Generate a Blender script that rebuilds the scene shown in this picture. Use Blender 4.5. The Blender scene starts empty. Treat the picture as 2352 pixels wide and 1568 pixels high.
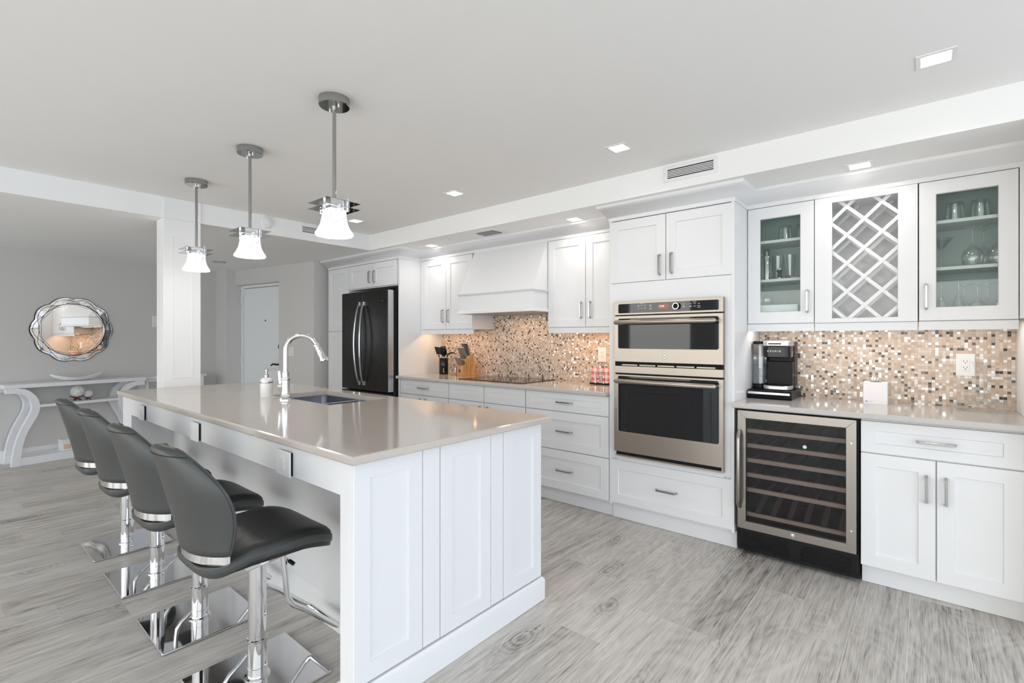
import bpy, bmesh, math, random
from mathutils import Vector, Matrix
R = math.radians
random.seed(7)
SC = bpy.context.scene
COL = SC.collection

# ------------------------------------------------------------------ camera, world, exposure
cam_d = bpy.data.cameras.new('camera'); cam = bpy.data.objects.new('camera', cam_d); COL.objects.link(cam)
cam.location = (0, 0, 1.30)
cam.rotation_euler = (R(90), 0, math.pi/2 - 0.8697)
cam_d.sensor_width = 36; cam_d.lens = 1125/2352*36; cam_d.shift_y = -7/2352
cam_d.clip_start = .05; cam_d.clip_end = 200
SC.camera = cam
SC.view_settings.view_transform = 'Standard'; SC.view_settings.look = 'None'
SC.view_settings.gamma = 1; SC.view_settings.use_curve_mapping = False
SC.view_settings.exposure = 0.0
SC.cycles.max_bounces = 10; SC.cycles.diffuse_bounces = 7; SC.cycles.glossy_bounces = 5
SC.cycles.transparent_max_bounces = 24; SC.cycles.transmission_bounces = 6
SC.cycles.sample_clamp_indirect = 6; SC.cycles.caustics_reflective = False; SC.cycles.caustics_refractive = False
SC.cycles.use_denoising = True; SC.cycles.use_adaptive_sampling = True; SC.cycles.adaptive_threshold = .02

W = bpy.data.worlds.new('world'); SC.world = W; W.use_nodes = True
wn = W.node_tree.nodes; wl = W.node_tree.links; wn.clear()
wo = wn.new('ShaderNodeOutputWorld'); wb = wn.new('ShaderNodeBackground')
wt = wn.new('ShaderNodeTexCoord'); ws = wn.new('ShaderNodeSeparateXYZ'); wr = wn.new('ShaderNodeValToRGB')
wl.new(wt.outputs['Generated'], ws.inputs[0]); wl.new(ws.outputs[2], wr.inputs[0])
wr.color_ramp.elements[0].position = 0.0; wr.color_ramp.elements[0].color = (.76, .78, .80, 1)   # sunlit terrace and sea glare below the horizon
wr.color_ramp.elements[1].position = .12; wr.color_ramp.elements[1].color = (.96, 1.0, 1.04, 1)
# open blue sky on the sea side (+x), warmer brightness on the terrace side
wm = wn.new('ShaderNodeMapRange'); wm.inputs[1].default_value = -.1; wm.inputs[2].default_value = .8; wl.new(ws.outputs[0], wm.inputs[0])
wx_ = wn.new('ShaderNodeMixRGB'); wl.new(wm.outputs[0], wx_.inputs[0]); wx_.inputs[1].default_value = (1.14, 1.09, 1.01, 1); wx_.inputs[2].default_value = (.84, .93, 1.06, 1)
wy_ = wn.new('ShaderNodeMixRGB'); wy_.blend_type = 'MULTIPLY'; wy_.inputs[0].default_value = 1; wl.new(wr.outputs[0], wy_.inputs[1]); wl.new(wx_.outputs[0], wy_.inputs[2])
wl.new(wy_.outputs[0], wb.inputs[0]); wb.inputs[1].default_value = 4.25; wl.new(wb.outputs[0], wo.inputs[0])

def area(name, loc, rot, sx, sy, power, color=(1, 1, 1), parent=None, portal=False, spread=180):
    d = bpy.data.lights.new(name, 'AREA'); d.shape = 'RECTANGLE'; d.size = sx; d.size_y = sy
    d.energy = power; d.color = color; d.spread = R(spread)
    if portal: d.cycles.is_portal = True
    o = bpy.data.objects.new(name, d); COL.objects.link(o); o.location = loc; o.rotation_euler = rot
    if parent: o.parent = parent; o.location = Vector(loc) - wloc(parent)
    return o
# daylight comes in through the two window walls behind the camera (portals guide the sky light)
WIN_R = (3.30, -2.7, 2.7, .08, 2.25)      # x, y0, y1, z0, z1
WIN_B = (-3.30, -6.4, 2.9, .08, 2.25)     # y, x0, x1, z0, z1
area('portal', (3.42, 0, 1.16), (0, R(90), 0), 2.2, 5.5, 1, portal=True)
for _a, _b in ((-7.2, -5.2), (-4.88, -3.46), (-3.05, 2.9)):
    area('portal', ((_a+_b)/2, -3.42, 1.16), (R(90), 0, 0), _b-_a, 2.2, 1, portal=True)

def wloc(o):
    v = Vector((0, 0, 0))
    while o: v += o.location; o = o.parent
    return v

# ------------------------------------------------------------------ materials
def newmat(name):
    m = bpy.data.materials.new(name); m.use_nodes = True
    n = m.node_tree.nodes; b = n['Principled BSDF']
    return m, n, m.node_tree.links, b
def mat(name, col, rough=.5, metal=0, coat=0, bump=0, bscale=300, emit=None, estr=0, aniso=0, var=0, vscale=6, spec=None):
    m, n, l, b = newmat(name)
    b.inputs['Base Color'].default_value = (*col, 1); b.inputs['Roughness'].default_value = rough
    b.inputs['Metallic'].default_value = metal; b.inputs['Coat Weight'].default_value = coat
    b.inputs['Coat Roughness'].default_value = .03
    if spec is not None: b.inputs['Specular IOR Level'].default_value = spec
    if emit: b.inputs['Emission Color'].default_value = (*emit, 1); b.inputs['Emission Strength'].default_value = estr
    if var or bump:
        tc = n.new('ShaderNodeTexCoord'); nz = n.new('ShaderNodeTexNoise'); l.new(tc.outputs['Object'], nz.inputs['Vector'])
        if bump:
            nz.inputs['Scale'].default_value = bscale; bp = n.new('ShaderNodeBump'); bp.inputs['Strength'].default_value = bump
            bp.inputs['Distance'].default_value = .002; l.new(nz.outputs[0], bp.inputs['Height']); l.new(bp.outputs[0], b.inputs['Normal'])
        if var:
            n2 = n.new('ShaderNodeTexNoise'); l.new(tc.outputs['Object'], n2.inputs['Vector']); n2.inputs['Scale'].default_value = vscale
            n2.inputs['Detail'].default_value = 4
            mr = n.new('ShaderNodeMixRGB'); l.new(n2.outputs[0], mr.inputs[0])
            mr.inputs[1].default_value = (*[c*(1-var) for c in col], 1); mr.inputs[2].default_value = (*[min(1, c*(1+var)) for c in col], 1)
            l.new(mr.outputs[0], b.inputs['Base Color'])
    return m
def brushed(name, col, rough, vec=(2, 2, 220), bump=.04, metal=1):
    m, n, l, b = newmat(name)
    b.inputs['Base Color'].default_value = (*col, 1); b.inputs['Metallic'].default_value = metal
    tc = n.new('ShaderNodeTexCoord'); mp = n.new('ShaderNodeMapping'); mp.inputs['Scale'].default_value = vec
    nz = n.new('ShaderNodeTexNoise'); nz.inputs['Scale'].default_value = 3; nz.inputs['Detail'].default_value = 3
    l.new(tc.outputs['Object'], mp.inputs[0]); l.new(mp.outputs[0], nz.inputs['Vector'])
    mr = n.new('ShaderNodeMapRange'); mr.inputs[3].default_value = rough*.8; mr.inputs[4].default_value = rough*1.25
    l.new(nz.outputs[0], mr.inputs[0]); l.new(mr.outputs[0], b.inputs['Roughness'])
    return m
def glassy(name, tint, gloss=.95, rough=.02, edge=.55, extra=.04, power=3.0):
    """thin glass: clear, more reflective towards grazing view"""
    m = bpy.data.materials.new(name); m.use_nodes = True; n = m.node_tree.nodes; l = m.node_tree.links; n.clear()
    o = n.new('ShaderNodeOutputMaterial'); t = n.new('ShaderNodeBsdfTransparent'); g = n.new('ShaderNodeBsdfGlossy'); mx = n.new('ShaderNodeMixShader')
    t.inputs[0].default_value = (*tint, 1); g.inputs[0].default_value = (gloss, gloss, gloss, 1); g.inputs[1].default_value = rough
    f = n.new('ShaderNodeLayerWeight'); f.inputs[0].default_value = .5
    p = n.new('ShaderNodeMath'); p.operation = 'POWER'; l.new(f.outputs['Facing'], p.inputs[0]); p.inputs[1].default_value = power
    q = n.new('ShaderNodeMath'); q.operation = 'MULTIPLY_ADD'; l.new(p.outputs[0], q.inputs[0]); q.inputs[1].default_value = edge; q.inputs[2].default_value = extra
    l.new(q.outputs[0], mx.inputs[0]); l.new(t.outputs[0], mx.inputs[1]); l.new(g.outputs[0], mx.inputs[2]); l.new(mx.outputs[0], o.inputs[0])
    return m
def N(n, t, **k):
    x = n.new('ShaderNode'+t)
    for a, v in k.items(): setattr(x, a, v)
    return x
def mth(n, l, op, a, b=None):
    x = n.new('ShaderNodeMath'); x.operation = op
    for i, v in enumerate((a, b)):
        if v is None: continue
        if isinstance(v, (int, float)): x.inputs[i].default_value = v
        else: l.new(v, x.inputs[i])
    return x.outputs[0]
def ramp(n, l, fac, stops, const=False):
    r = n.new('ShaderNodeValToRGB'); l.new(fac, r.inputs[0]); e = r.color_ramp.elements
    if const: r.color_ramp.interpolation = 'CONSTANT'
    while len(e) > 1: e.remove(e[-1])
    e[0].position = stops[0][0]; e[0].color = (*stops[0][1], 1)
    for p, c in stops[1:]:
        x = e.new(p); x.color = (*c, 1)
    return r.outputs[0]

def floor_material():
    m, n, l, b = newmat('wood_look_plank')
    tc = N(n, 'TexCoord'); sp = N(n, 'SeparateXYZ'); l.new(tc.outputs['Object'], sp.inputs[0])
    u = mth(n, l, 'DIVIDE', mth(n, l, 'ADD', sp.outputs[0], 20.06), .2); row = mth(n, l, 'FLOOR', u); fu = mth(n, l, 'FRACT', u)
    w1 = N(n, 'TexWhiteNoise', noise_dimensions='1D'); l.new(row, w1.inputs['W'])
    v = mth(n, l, 'ADD', mth(n, l, 'DIVIDE', mth(n, l, 'ADD', sp.outputs[1], 20), 1.2), mth(n, l, 'MULTIPLY', w1.outputs['Value'], 7.0))
    cl = mth(n, l, 'FLOOR', v); fv = mth(n, l, 'FRACT', v)
    cb = N(n, 'CombineXYZ'); l.new(row, cb.inputs[0]); l.new(cl, cb.inputs[1])
    w2 = N(n, 'TexWhiteNoise', noise_dimensions='2D'); l.new(cb.outputs[0], w2.inputs['Vector'])
    # grain coordinates: stretched along y, shifted per plank
    gx = mth(n, l, 'ADD', sp.outputs[0], mth(n, l, 'MULTIPLY', w2.outputs['Value'], 31.0))
    gc = N(n, 'CombineXYZ'); l.new(mth(n, l, 'MULTIPLY', gx, 9.0), gc.inputs[0]); l.new(mth(n, l, 'MULTIPLY', sp.outputs[1], 1.1), gc.inputs[1]); l.new(mth(n, l, 'MULTIPLY', w2.outputs['Value'], 13.0), gc.inputs[2])
    nz = N(n, 'TexNoise'); nz.inputs['Scale'].default_value = 1.0; nz.inputs['Detail'].default_value = 4; nz.inputs['Distortion'].default_value = 1.6; l.new(gc.outputs[0], nz.inputs['Vector'])
    gc2 = N(n, 'CombineXYZ'); l.new(mth(n, l, 'MULTIPLY', gx, 120.0), gc2.inputs[0]); l.new(mth(n, l, 'MULTIPLY', sp.outputs[1], 4.2), gc2.inputs[1]); l.new(row, gc2.inputs[2])
    n2 = N(n, 'TexNoise'); n2.inputs['Scale'].default_value = 1.0; n2.inputs['Detail'].default_value = 5; n2.inputs['Roughness'].default_value = .7; n2.inputs['Distortion'].default_value = .9; l.new(gc2.outputs[0], n2.inputs['Vector'])
    # cathedral rings round knots
    vc = N(n, 'CombineXYZ'); l.new(mth(n, l, 'MULTIPLY', gx, 4.6), vc.inputs[0]); l.new(mth(n, l, 'MULTIPLY', sp.outputs[1], 1.35), vc.inputs[1]); l.new(cl, vc.inputs[2])
    wv = N(n, 'TexNoise'); wv.inputs['Scale'].default_value = .8; wv.inputs['Detail'].default_value = 2; wv.inputs['Distortion'].default_value = .3; l.new(vc.outputs[0], wv.inputs['Vector'])
    rings = mth(n, l, 'FRACT', mth(n, l, 'MULTIPLY', wv.outputs[0], 16.0))
    rings = mth(n, l, 'ABSOLUTE', mth(n, l, 'SUBTRACT', rings, .5))
    f = mth(n, l, 'ADD', mth(n, l, 'MULTIPLY', nz.outputs[0], .30), mth(n, l, 'ADD', mth(n, l, 'MULTIPLY', n2.outputs[0], .66), mth(n, l, 'MULTIPLY', rings, .10)))
    # scattered knots with rings
    kc = N(n, 'CombineXYZ'); l.new(mth(n, l, 'MULTIPLY', gx, 3.1), kc.inputs[0]); l.new(mth(n, l, 'MULTIPLY', sp.outputs[1], 1.9), kc.inputs[1]); l.new(mth(n, l, 'MULTIPLY', cl, 3.7), kc.inputs[2])
    vo = N(n, 'TexVoronoi'); vo.inputs['Scale'].default_value = 1.0; vo.voronoi_dimensions = '3D'; l.new(kc.outputs[0], vo.inputs['Vector'])
    vd = mth(n, l, 'ADD', vo.outputs['Distance'], mth(n, l, 'MULTIPLY', mth(n, l, 'SUBTRACT', nz.outputs[0], .5), .22))
    kr = mth(n, l, 'ABSOLUTE', mth(n, l, 'SUBTRACT', mth(n, l, 'FRACT', mth(n, l, 'MULTIPLY', vd, 17.0)), .5))
    km = N(n, 'MapRange'); km.inputs[1].default_value = .34; km.inputs[2].default_value = .10; l.new(vd, km.inputs[0])
    f = mth(n, l, 'SUBTRACT', f, mth(n, l, 'MULTIPLY', mth(n, l, 'MULTIPLY', km.outputs[0], kr), .26))
    f = mth(n, l, 'ADD', f, mth(n, l, 'MULTIPLY', mth(n, l, 'SUBTRACT', w2.outputs['Value'], .5), .10))
    c = ramp(n, l, f, [(.33, (.17, .155, .138)), (.43, (.39, .363, .333)), (.54, (.535, .503, .468)), (.70, (.67, .64, .605))])
    k1 = mth(n, l, 'LESS_THAN', fu, .016); k2 = mth(n, l, 'LESS_THAN', fv, .0022)
    g = mth(n, l, 'MAXIMUM', mth(n, l, 'MULTIPLY', k1, .8), mth(n, l, 'MULTIPLY', k2, .45))
    mx = N(n, 'MixRGB'); l.new(mth(n, l, 'MULTIPLY', g, .70), mx.inputs[0]); l.new(c, mx.inputs[1]); mx.inputs[2].default_value = (.70, .685, .66, 1)
    l.new(mx.outputs[0], b.inputs['Base Color']); b.inputs['Roughness'].default_value = .42
    bp = N(n, 'Bump'); bp.inputs['Strength'].default_value = .15; bp.inputs['Distance'].default_value = .002; l.new(f, bp.inputs['Height']); l.new(bp.outputs[0], b.inputs['Normal'])
    return m
def mosaic_material():
    m, n, l, b = newmat('mosaic_tile')
    P = .0155
    tc = N(n, 'TexCoord'); sp = N(n, 'SeparateXYZ'); l.new(tc.outputs['Object'], sp.inputs[0])
    ux = mth(n, l, 'DIVIDE', mth(n, l, 'ADD', sp.outputs[0], 5), P); uz = mth(n, l, 'DIVIDE', mth(n, l, 'ADD', sp.outputs[2], 5), P)
    cx, cz = mth(n, l, 'FLOOR', ux), mth(n, l, 'FLOOR', uz); fx, fz = mth(n, l, 'FRACT', ux), mth(n, l, 'FRACT', uz)
    cb = N(n, 'CombineXYZ'); l.new(cx, cb.inputs[0]); l.new(cz, cb.inputs[1])
    w = N(n, 'TexWhiteNoise', noise_dimensions='2D'); l.new(cb.outputs[0], w.inputs['Vector'])
    B1, B2, B3, B4 = (.56, .435, .345), (.62, .505, .415), (.50, .375, .285), (.68, .585, .50)
    c = ramp(n, l, w.outputs['Value'], [(0, B1), (.2, B2), (.4, B3), (.60, B4), (.78, (.055, .042, .036)), (.84, (.15, .14, .135)), (.875, (.80, .78, .75)), (.93, (.88, .86, .82)), (.97, (.42, .42, .42))], True)
    glass = mth(n, l, 'GREATER_THAN', w.outputs['Value'], .78); mirror = mth(n, l, 'GREATER_THAN', w.outputs['Value'], .955)
    sx = mth(n, l, 'LESS_THAN', fx, .075); sz = mth(n, l, 'LESS_THAN', fz, .075); g = mth(n, l, 'MAXIMUM', sx, sz)
    mx = N(n, 'MixRGB'); l.new(g, mx.inputs[0]); l.new(c, mx.inputs[1]); mx.inputs[2].default_value = (.50, .42, .35, 1)
    l.new(mx.outputs[0], b.inputs['Base Color'])
    ng = mth(n, l, 'SUBTRACT', 1, g)
    l.new(mth(n, l, 'MULTIPLY', mth(n, l, 'MULTIPLY', mirror, ng), .85), b.inputs['Metallic'])
    l.new(mth(n, l, 'SUBTRACT', .45, mth(n, l, 'MULTIPLY', mth(n, l, 'MULTIPLY', glass, ng), .33)), b.inputs['Roughness'])
    # each tile set at a slightly different angle
    ad = N(n, 'VectorMath', operation='SUBTRACT'); l.new(w.outputs['Color'], ad.inputs[0]); ad.inputs[1].default_value = (.5, .5, .5)
    scv = N(n, 'VectorMath', operation='SCALE'); l.new(ad.outputs[0], scv.inputs[0]); l.new(mth(n, l, 'MULTIPLY', glass, .10), scv.inputs['Scale'])
    ge = N(n, 'NewGeometry'); sm = N(n, 'VectorMath', operation='ADD'); l.new(ge.outputs['Normal'], sm.inputs[0]); l.new(scv.outputs[0], sm.inputs[1])
    nm = N(n, 'VectorMath', operation='NORMALIZE'); l.new(sm.outputs[0], nm.inputs[0])
    bp = N(n, 'Bump'); bp.inputs['Strength'].default_value = .6; bp.inputs['Distance'].default_value = .001; l.new(ng, bp.inputs['Height']); l.new(nm.outputs[0], bp.inputs['Normal'])
    l.new(bp.outputs[0], b.inputs['Normal'])
    return m
def bamboo_material():
    m, n, l, b = newmat('bamboo')
    tc = N(n, 'TexCoord'); mp = N(n, 'Mapping'); mp.inputs['Scale'].default_value = (60, 60, 6); l.new(tc.outputs['Object'], mp.inputs[0])
    nz = N(n, 'TexNoise'); nz.inputs['Scale'].default_value = 1; nz.inputs['Detail'].default_value = 3; l.new(mp.outputs[0], nz.inputs['Vector'])
    l.new(ramp(n, l, nz.outputs[0], [(.3, (.42, .19, .06)), (.7, (.66, .36, .14))]), b.inputs['Base Color']); b.inputs['Roughness'].default_value = .35
    return m
def gingham_material():
    m, n, l, b = newmat('gingham_paper')
    tc = N(n, 'TexCoord'); sp = N(n, 'SeparateXYZ'); l.new(tc.outputs['Object'], sp.inputs[0])
    s = [mth(n, l, 'GREATER_THAN', mth(n, l, 'FRACT', mth(n, l, 'DIVIDE', mth(n, l, 'ADD', sp.outputs[i], 5), .052)), .5) for i in (0, 2)]
    f = mth(n, l, 'MULTIPLY', mth(n, l, 'ADD', s[0], s[1]), .5)
    l.new(ramp(n, l, f, [(0, (.85, .80, .78)), (.5, (.80, .42, .40)), (1, (.62, .17, .14))]), b.inputs['Base Color']); b.inputs['Roughness'].default_value = .8
    return m

M = dict(
 wall=mat('greige_wall_paint', (.62, .60, .575), .75, bump=.05, bscale=120),
 white_wall=mat('white_trim_paint', (.82, .82, .81), .6),
 ceil=mat('ceiling_paint', (.86, .855, .84), .9, bump=.06, bscale=90),
 cab=mat('white_cabinet_lacquer', (.77, .77, .775), .32, spec=.4),
 dim_interior=mat('shaded_cabinet_interior', (.60, .68, .65), .5),  # white interior; the shade behind the glass is mixed into this grey-green
 quartz=mat('taupe_quartz', (.54, .485, .44), .09, spec=.75, var=.05, vscale=90),
 quartz_edge=mat('pale_quartz', (.50, .475, .455), .10, spec=.6, var=.05, vscale=90),
 nickel_dark=mat('polished_nickel', (.42, .42, .41), .06, 1),
 chrome=mat('chrome', (.78, .78, .79), .04, 1), nickel=mat('polished_handle', (.42, .42, .42), .10, 1),
 steel=brushed('brushed_steel', (.43, .385, .335), .36), steel2=brushed('brushed_steel_frame', (.33, .305, .28), .30),
 slate=brushed('black_stainless', (.050, .046, .042), .26, (260, 260, 3)), slate_side=mat('dark_appliance_side', (.03, .028, .026), .4),
 blackglass=mat('black_oven_glass', (.006, .007, .009), .03, spec=.6), black=mat('black_plastic', (.006, .006, .007), .32, spec=.18), gloss_black=mat('gloss_black', (.006, .006, .007), .10, spec=.35),
 void=mat('dark_void', (.004, .004, .004), .9),
 leather=mat('charcoal_leather', (.054, .056, .053), .40, bump=.12, bscale=260), seam=mat('dark_thread', (.015, .015, .015), .7),
 leather_seat=mat('black_leather', (.016, .017, .016), .42, bump=.12, bscale=260),
 white=mat('white_plastic', (.80, .80, .79), .35), ceramic=mat('white_ceramic', (.84, .83, .81), .25), paper=mat('white_paper', (.86, .85, .86), .85),
 table=mat('pale_grey_lacquer', (.82, .82, .83), .4), bronze=mat('dark_bronze', (.05, .035, .025), .35, 1),
 door=mat('entry_door_paint', (.80, .82, .81), .5), sink=brushed('sink_steel', (.26, .27, .30), .32, (40, 40, 40)),
 lit=mat('lit_diffuser', (1, 1, 1), .5, emit=(1, .97, .93), estr=14), shade=None,
 glass=glassy('clear_glass', (.975, .985, .985), edge=.85, extra=.11, power=1.8), cabglass=glassy('green_tinted_cabinet_glass', (.90, .935, .925), edge=.4, extra=.03), wineglass=glassy('smoked_glass', (.70, .71, .74), edge=.4, extra=.02),
 decanter=glassy('thin_crystal', (.985, .99, .99), edge=.5, extra=.02, power=3.5),
 winglass=glassy('window_glass', (.985, .99, .99), edge=.3, extra=.0), mirror=mat('silver_mirror', (.93, .93, .93), .01, 1),
 mosaic=mosaic_material(), floor=floor_material(), bamboo=bamboo_material(), gingham=gingham_material(),
 darkwood=mat('red_brown_wood', (.09, .018, .010), .35), rackwood=mat('dark_rack_wood', (.22, .16, .125), .6), shelfwood=mat('beech_shelf', (.74, .52, .37), .5, var=.12, vscale=12),
 red=mat('red_cap', (.45, .02, .03), .3), blue=mat('blue_print', (.12, .30, .70), .6), grey_print=mat('grey_print', (.55, .55, .58), .6),
 lcd=mat('amber_display', (.10, .02, .01), .2, emit=(.55, .14, .08), estr=.28), lcdtext=mat('display_digits', (.9, .7, .6), .4, emit=(1, .72, .6), estr=.9),
 print=mat('panel_print', (.62, .62, .62), .5), silver=mat('silver_plastic', (.55, .56, .58), .28, .8),
 vent_grey=mat('vent_grey_paint', (.55, .55, .54), .5),
 greymetal=mat('grey_vent_metal', (.42, .42, .42), .4, .6),
)
def shade_material():
    m = bpy.data.materials.new('lit_frosted_shade'); m.use_nodes = True; n = m.node_tree.nodes; l = m.node_tree.links; b = n['Principled BSDF']
    tc = N(n, 'TexCoord'); nz = N(n, 'TexNoise'); nz.inputs['Scale'].default_value = 90; nz.inputs['Detail'].default_value = 3; l.new(tc.outputs['Object'], nz.inputs['Vector'])
    sp = N(n, 'SeparateXYZ'); l.new(tc.outputs['Object'], sp.inputs[0])
    k = ramp(n, l, nz.outputs[0], [(.36, (.06, .06, .06)), (.47, (1, 1, 1))])
    b.inputs['Base Color'].default_value = (.9, .9, .9, 1); b.inputs['Roughness'].default_value = .3
    b.inputs['Emission Color'].default_value = (1, .985, .96, 1)
    l.new(mth(n, l, 'MULTIPLY', k, 1.0), b.inputs['Emission Strength'])
    bp = N(n, 'Bump'); bp.inputs['Strength'].default_value = .8; bp.inputs['Distance'].default_value = .006; l.new(nz.outputs[0], bp.inputs['Height']); l.new(bp.outputs[0], b.inputs['Normal'])
    return m
M['shade'] = shade_material()

# ------------------------------------------------------------------ mesh helpers
class MB:
    def __init__(s): s.v = []; s.f = []
    def add(s, vs, fs):
        o = len(s.v); s.v += [tuple(v) for v in vs]; s.f += [tuple(i+o for i in f) for f in fs]; return s
    def box(s, x0, x1, y0, y1, z0, z1):
        vs = [(x, y, z) for z in (z0, z1) for y in (y0, y1) for x in (x0, x1)]
        return s.add(vs, [(0, 2, 3, 1), (4, 5, 7, 6), (0, 1, 5, 4), (2, 6, 7, 3), (0, 4, 6, 2), (1, 3, 7, 5)])
    def prism(s, poly, axis, a, b):
        """poly in the two other axes (x,y,z order), extruded along axis from a to b"""
        def P(p, t): return {'x': (t, p[0], p[1]), 'y': (p[0], t, p[1]), 'z': (p[0], p[1], t)}[axis]
        n = len(poly); vs = [P(p, a) for p in poly]+[P(p, b) for p in poly]
        return s.add(vs, [tuple(range(n))[::-1], tuple(range(n, 2*n))]+[(i, (i+1) % n, n+(i+1) % n, n+i) for i in range(n)])
    def ring(s, loops, cap0=True, cap1=True, closed=False):
        n = len(loops[0]); vs = [p for L in loops for p in L]; fs = []
        K = len(loops)
        for k in range(K if closed else K-1):
            a, b = k*n, ((k+1) % K)*n
            for i in range(n): j = (i+1) % n; fs.append((a+i, a+j, b+j, b+i))
        if cap0 and not closed: fs.append(tuple(range(n))[::-1])
        if cap1 and not closed: fs.append(tuple(range((K-1)*n, K*n)))
        return s.add(vs, fs)
    def tube(s, pts, r, n=12, caps=True, flat=1.0):
        pts = [Vector(p) for p in pts]; K = len(pts); rs = r if isinstance(r, (list, tuple)) else [r]*K
        loops = []; up = None
        for i, p in enumerate(pts):
            t = (pts[min(i+1, K-1)]-pts[max(i-1, 0)]).normalized()
            if up is None: up = Vector((0, 0, 1)) if abs(t.z) < .9 else Vector((1, 0, 0))
            a = t.cross(up)
            if a.length < 1e-5: a = t.orthogonal()
            a.normalize(); bb = a.cross(t).normalized(); up = bb
            loops.append([p+(a*math.cos(2*math.pi*k/n)+bb*flat*math.sin(2*math.pi*k/n))*rs[i] for k in range(n)])
        return s.ring(loops, caps, caps)
    def lathe(s, prof, c=(0, 0, 0), n=24, axis='z', wob=None):
        loops = []
        for r, z in prof:
            L = []
            for k in range(n):
                a = 2*math.pi*k/n; rr = r*(1+(wob(a, z) if wob else 0)); x, y = rr*math.cos(a), rr*math.sin(a)
                p = {'z': (x, y, z), 'y': (x, z, y), 'x': (z, x, y)}[axis]
                L.append((c[0]+p[0], c[1]+p[1], c[2]+p[2]))
            loops.append(L)
        return s.ring(loops, True, True)
    def cyl(s, c, r, z0, z1, n=24, axis='z'): return s.lathe([(r, z0), (r, z1)], c, n, axis)
    def sphere(s, c, r, n=16, m=10, sq=(1, 1, 1)):
        loops = [[(c[0]+r*sq[0]*math.sin(math.pi*k/m)*math.cos(2*math.pi*i/n), c[1]+r*sq[1]*math.sin(math.pi*k/m)*math.sin(2*math.pi*i/n), c[2]-r*sq[2]*math.cos(math.pi*k/m)) for i in range(n)] for k in range(1, m)]
        return s.ring(loops)
    def xf(s, Mx): s.v = [tuple(Mx @ Vector(v)) for v in s.v]; return s

WN = {'worktop'}
def build(name, m, material, parent=None, bevel=0, smooth=40, seg=2, local=False, sub=0):
    """link the collected shapes as ONE mesh object; shapes are in world coordinates unless local"""
    me = bpy.data.meshes.new(name)
    if parent is not None and not local: off = wloc(parent)
    elif parent is None and not local:
        xs = [v[0] for v in m.v]; ys = [v[1] for v in m.v]; zs = [v[2] for v in m.v]
        off = Vector(((min(xs)+max(xs))/2, (min(ys)+max(ys))/2, min(zs)))
    else: off = Vector((0, 0, 0))
    me.from_pydata([tuple(Vector(v)-off) for v in m.v], [], m.f)
    bm = bmesh.new(); bm.from_mesh(me); bmesh.ops.recalc_face_normals(bm, faces=bm.faces)
    if smooth:
        for f in bm.faces: f.smooth = True
        for e in bm.edges:
            if len(e.link_faces) == 2 and e.calc_face_angle(0) > R(smooth): e.smooth = False
    bm.to_mesh(me); bm.free()
    me.materials.append(M[material] if isinstance(material, str) else material)
    o = bpy.data.objects.new(name, me); COL.objects.link(o)
    if parent is not None: o.parent = parent
    elif not local: o.location = off
    if bevel:
        b = o.modifiers.new('bevel', 'BEVEL'); b.width = bevel; b.segments = seg; b.limit_method = 'ANGLE'; b.angle_limit = R(35); b.harden_normals = False
    if smooth and (bevel or name in WN):
        o.modifiers.new('wn', 'WEIGHTED_NORMAL').keep_sharp = True
    if sub:
        u = o.modifiers.new('sub', 'SUBSURF'); u.levels = sub; u.render_levels = sub
    return o
def tag(o, label, cat, group=None, kind=None):
    if label: o['label'] = label
    if cat: o['category'] = cat
    if group: o['group'] = group
    if kind: o['kind'] = kind
    return o
def thing(name, loc, label, cat, group=None):
    o = bpy.data.objects.new(name, None); COL.objects.link(o); o.location = loc; o.empty_display_size = .1
    return tag(o, label, cat, group)
def struct(name, m, material, bevel=0):
    o = build(name, m, material, None, bevel); o['kind'] = 'structure'; return o
def copy_tree(o, parent=None):
    c = o.copy(); COL.objects.link(c); c.parent = parent
    for ch in list(o.children): copy_tree(ch, c)
    return c
def text(name, s, size, loc, rot, material, parent, extr=.0006, align='CENTER', bold=0):
    c = bpy.data.curves.new(name, 'FONT'); c.body = s; c.size = size; c.extrude = extr; c.offset = bold; c.align_x = align; c.align_y = 'CENTER'
    c.materials.append(M[material]); o = bpy.data.objects.new(name, c); COL.objects.link(o)
    me = bpy.data.meshes.new_from_object(o.evaluated_get(bpy.context.evaluated_depsgraph_get()))
    bpy.data.objects.remove(o); o = bpy.data.objects.new(name, me); COL.objects.link(o)
    o.parent = parent; o.location = Vector(loc)-wloc(parent); o.rotation_euler = rot; return o
def box1(name, dims, material, parent=None, bevel=.0015, seg=2): return build(name, MB().box(*dims), material, parent, bevel, seg=seg)

def roundrect(w0, w1, h0, h1, r, n=5):
    out = []
    for cx, cy, a0 in ((w1-r, h1-r, 0), (w0+r, h1-r, 90), (w0+r, h0+r, 180), (w1-r, h0+r, 270)):
        for k in range(n+1):
            a = R(a0+90*k/n); out.append((cx+r*math.cos(a), cy+r*math.sin(a)))
    return out
def sweep(path, prof):
    """path of (x, y); prof of (outward, z) closed polygon; outward is to the right of travel; mitred"""
    P = [Vector(p) for p in path]; loops = []
    for i, p in enumerate(P):
        d0 = (P[i]-P[i-1]).normalized() if i else (P[1]-P[0]).normalized()
        d1 = (P[i+1]-P[i]).normalized() if i < len(P)-1 else d0
        n0 = Vector((d0.y, -d0.x)); n1 = Vector((d1.y, -d1.x)); mt = (n0+n1)/(1+n0.dot(n1))
        loops.append([(p.x+mt.x*o, p.y+mt.y*o, z) for o, z in prof])
    return MB().ring(loops)
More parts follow.
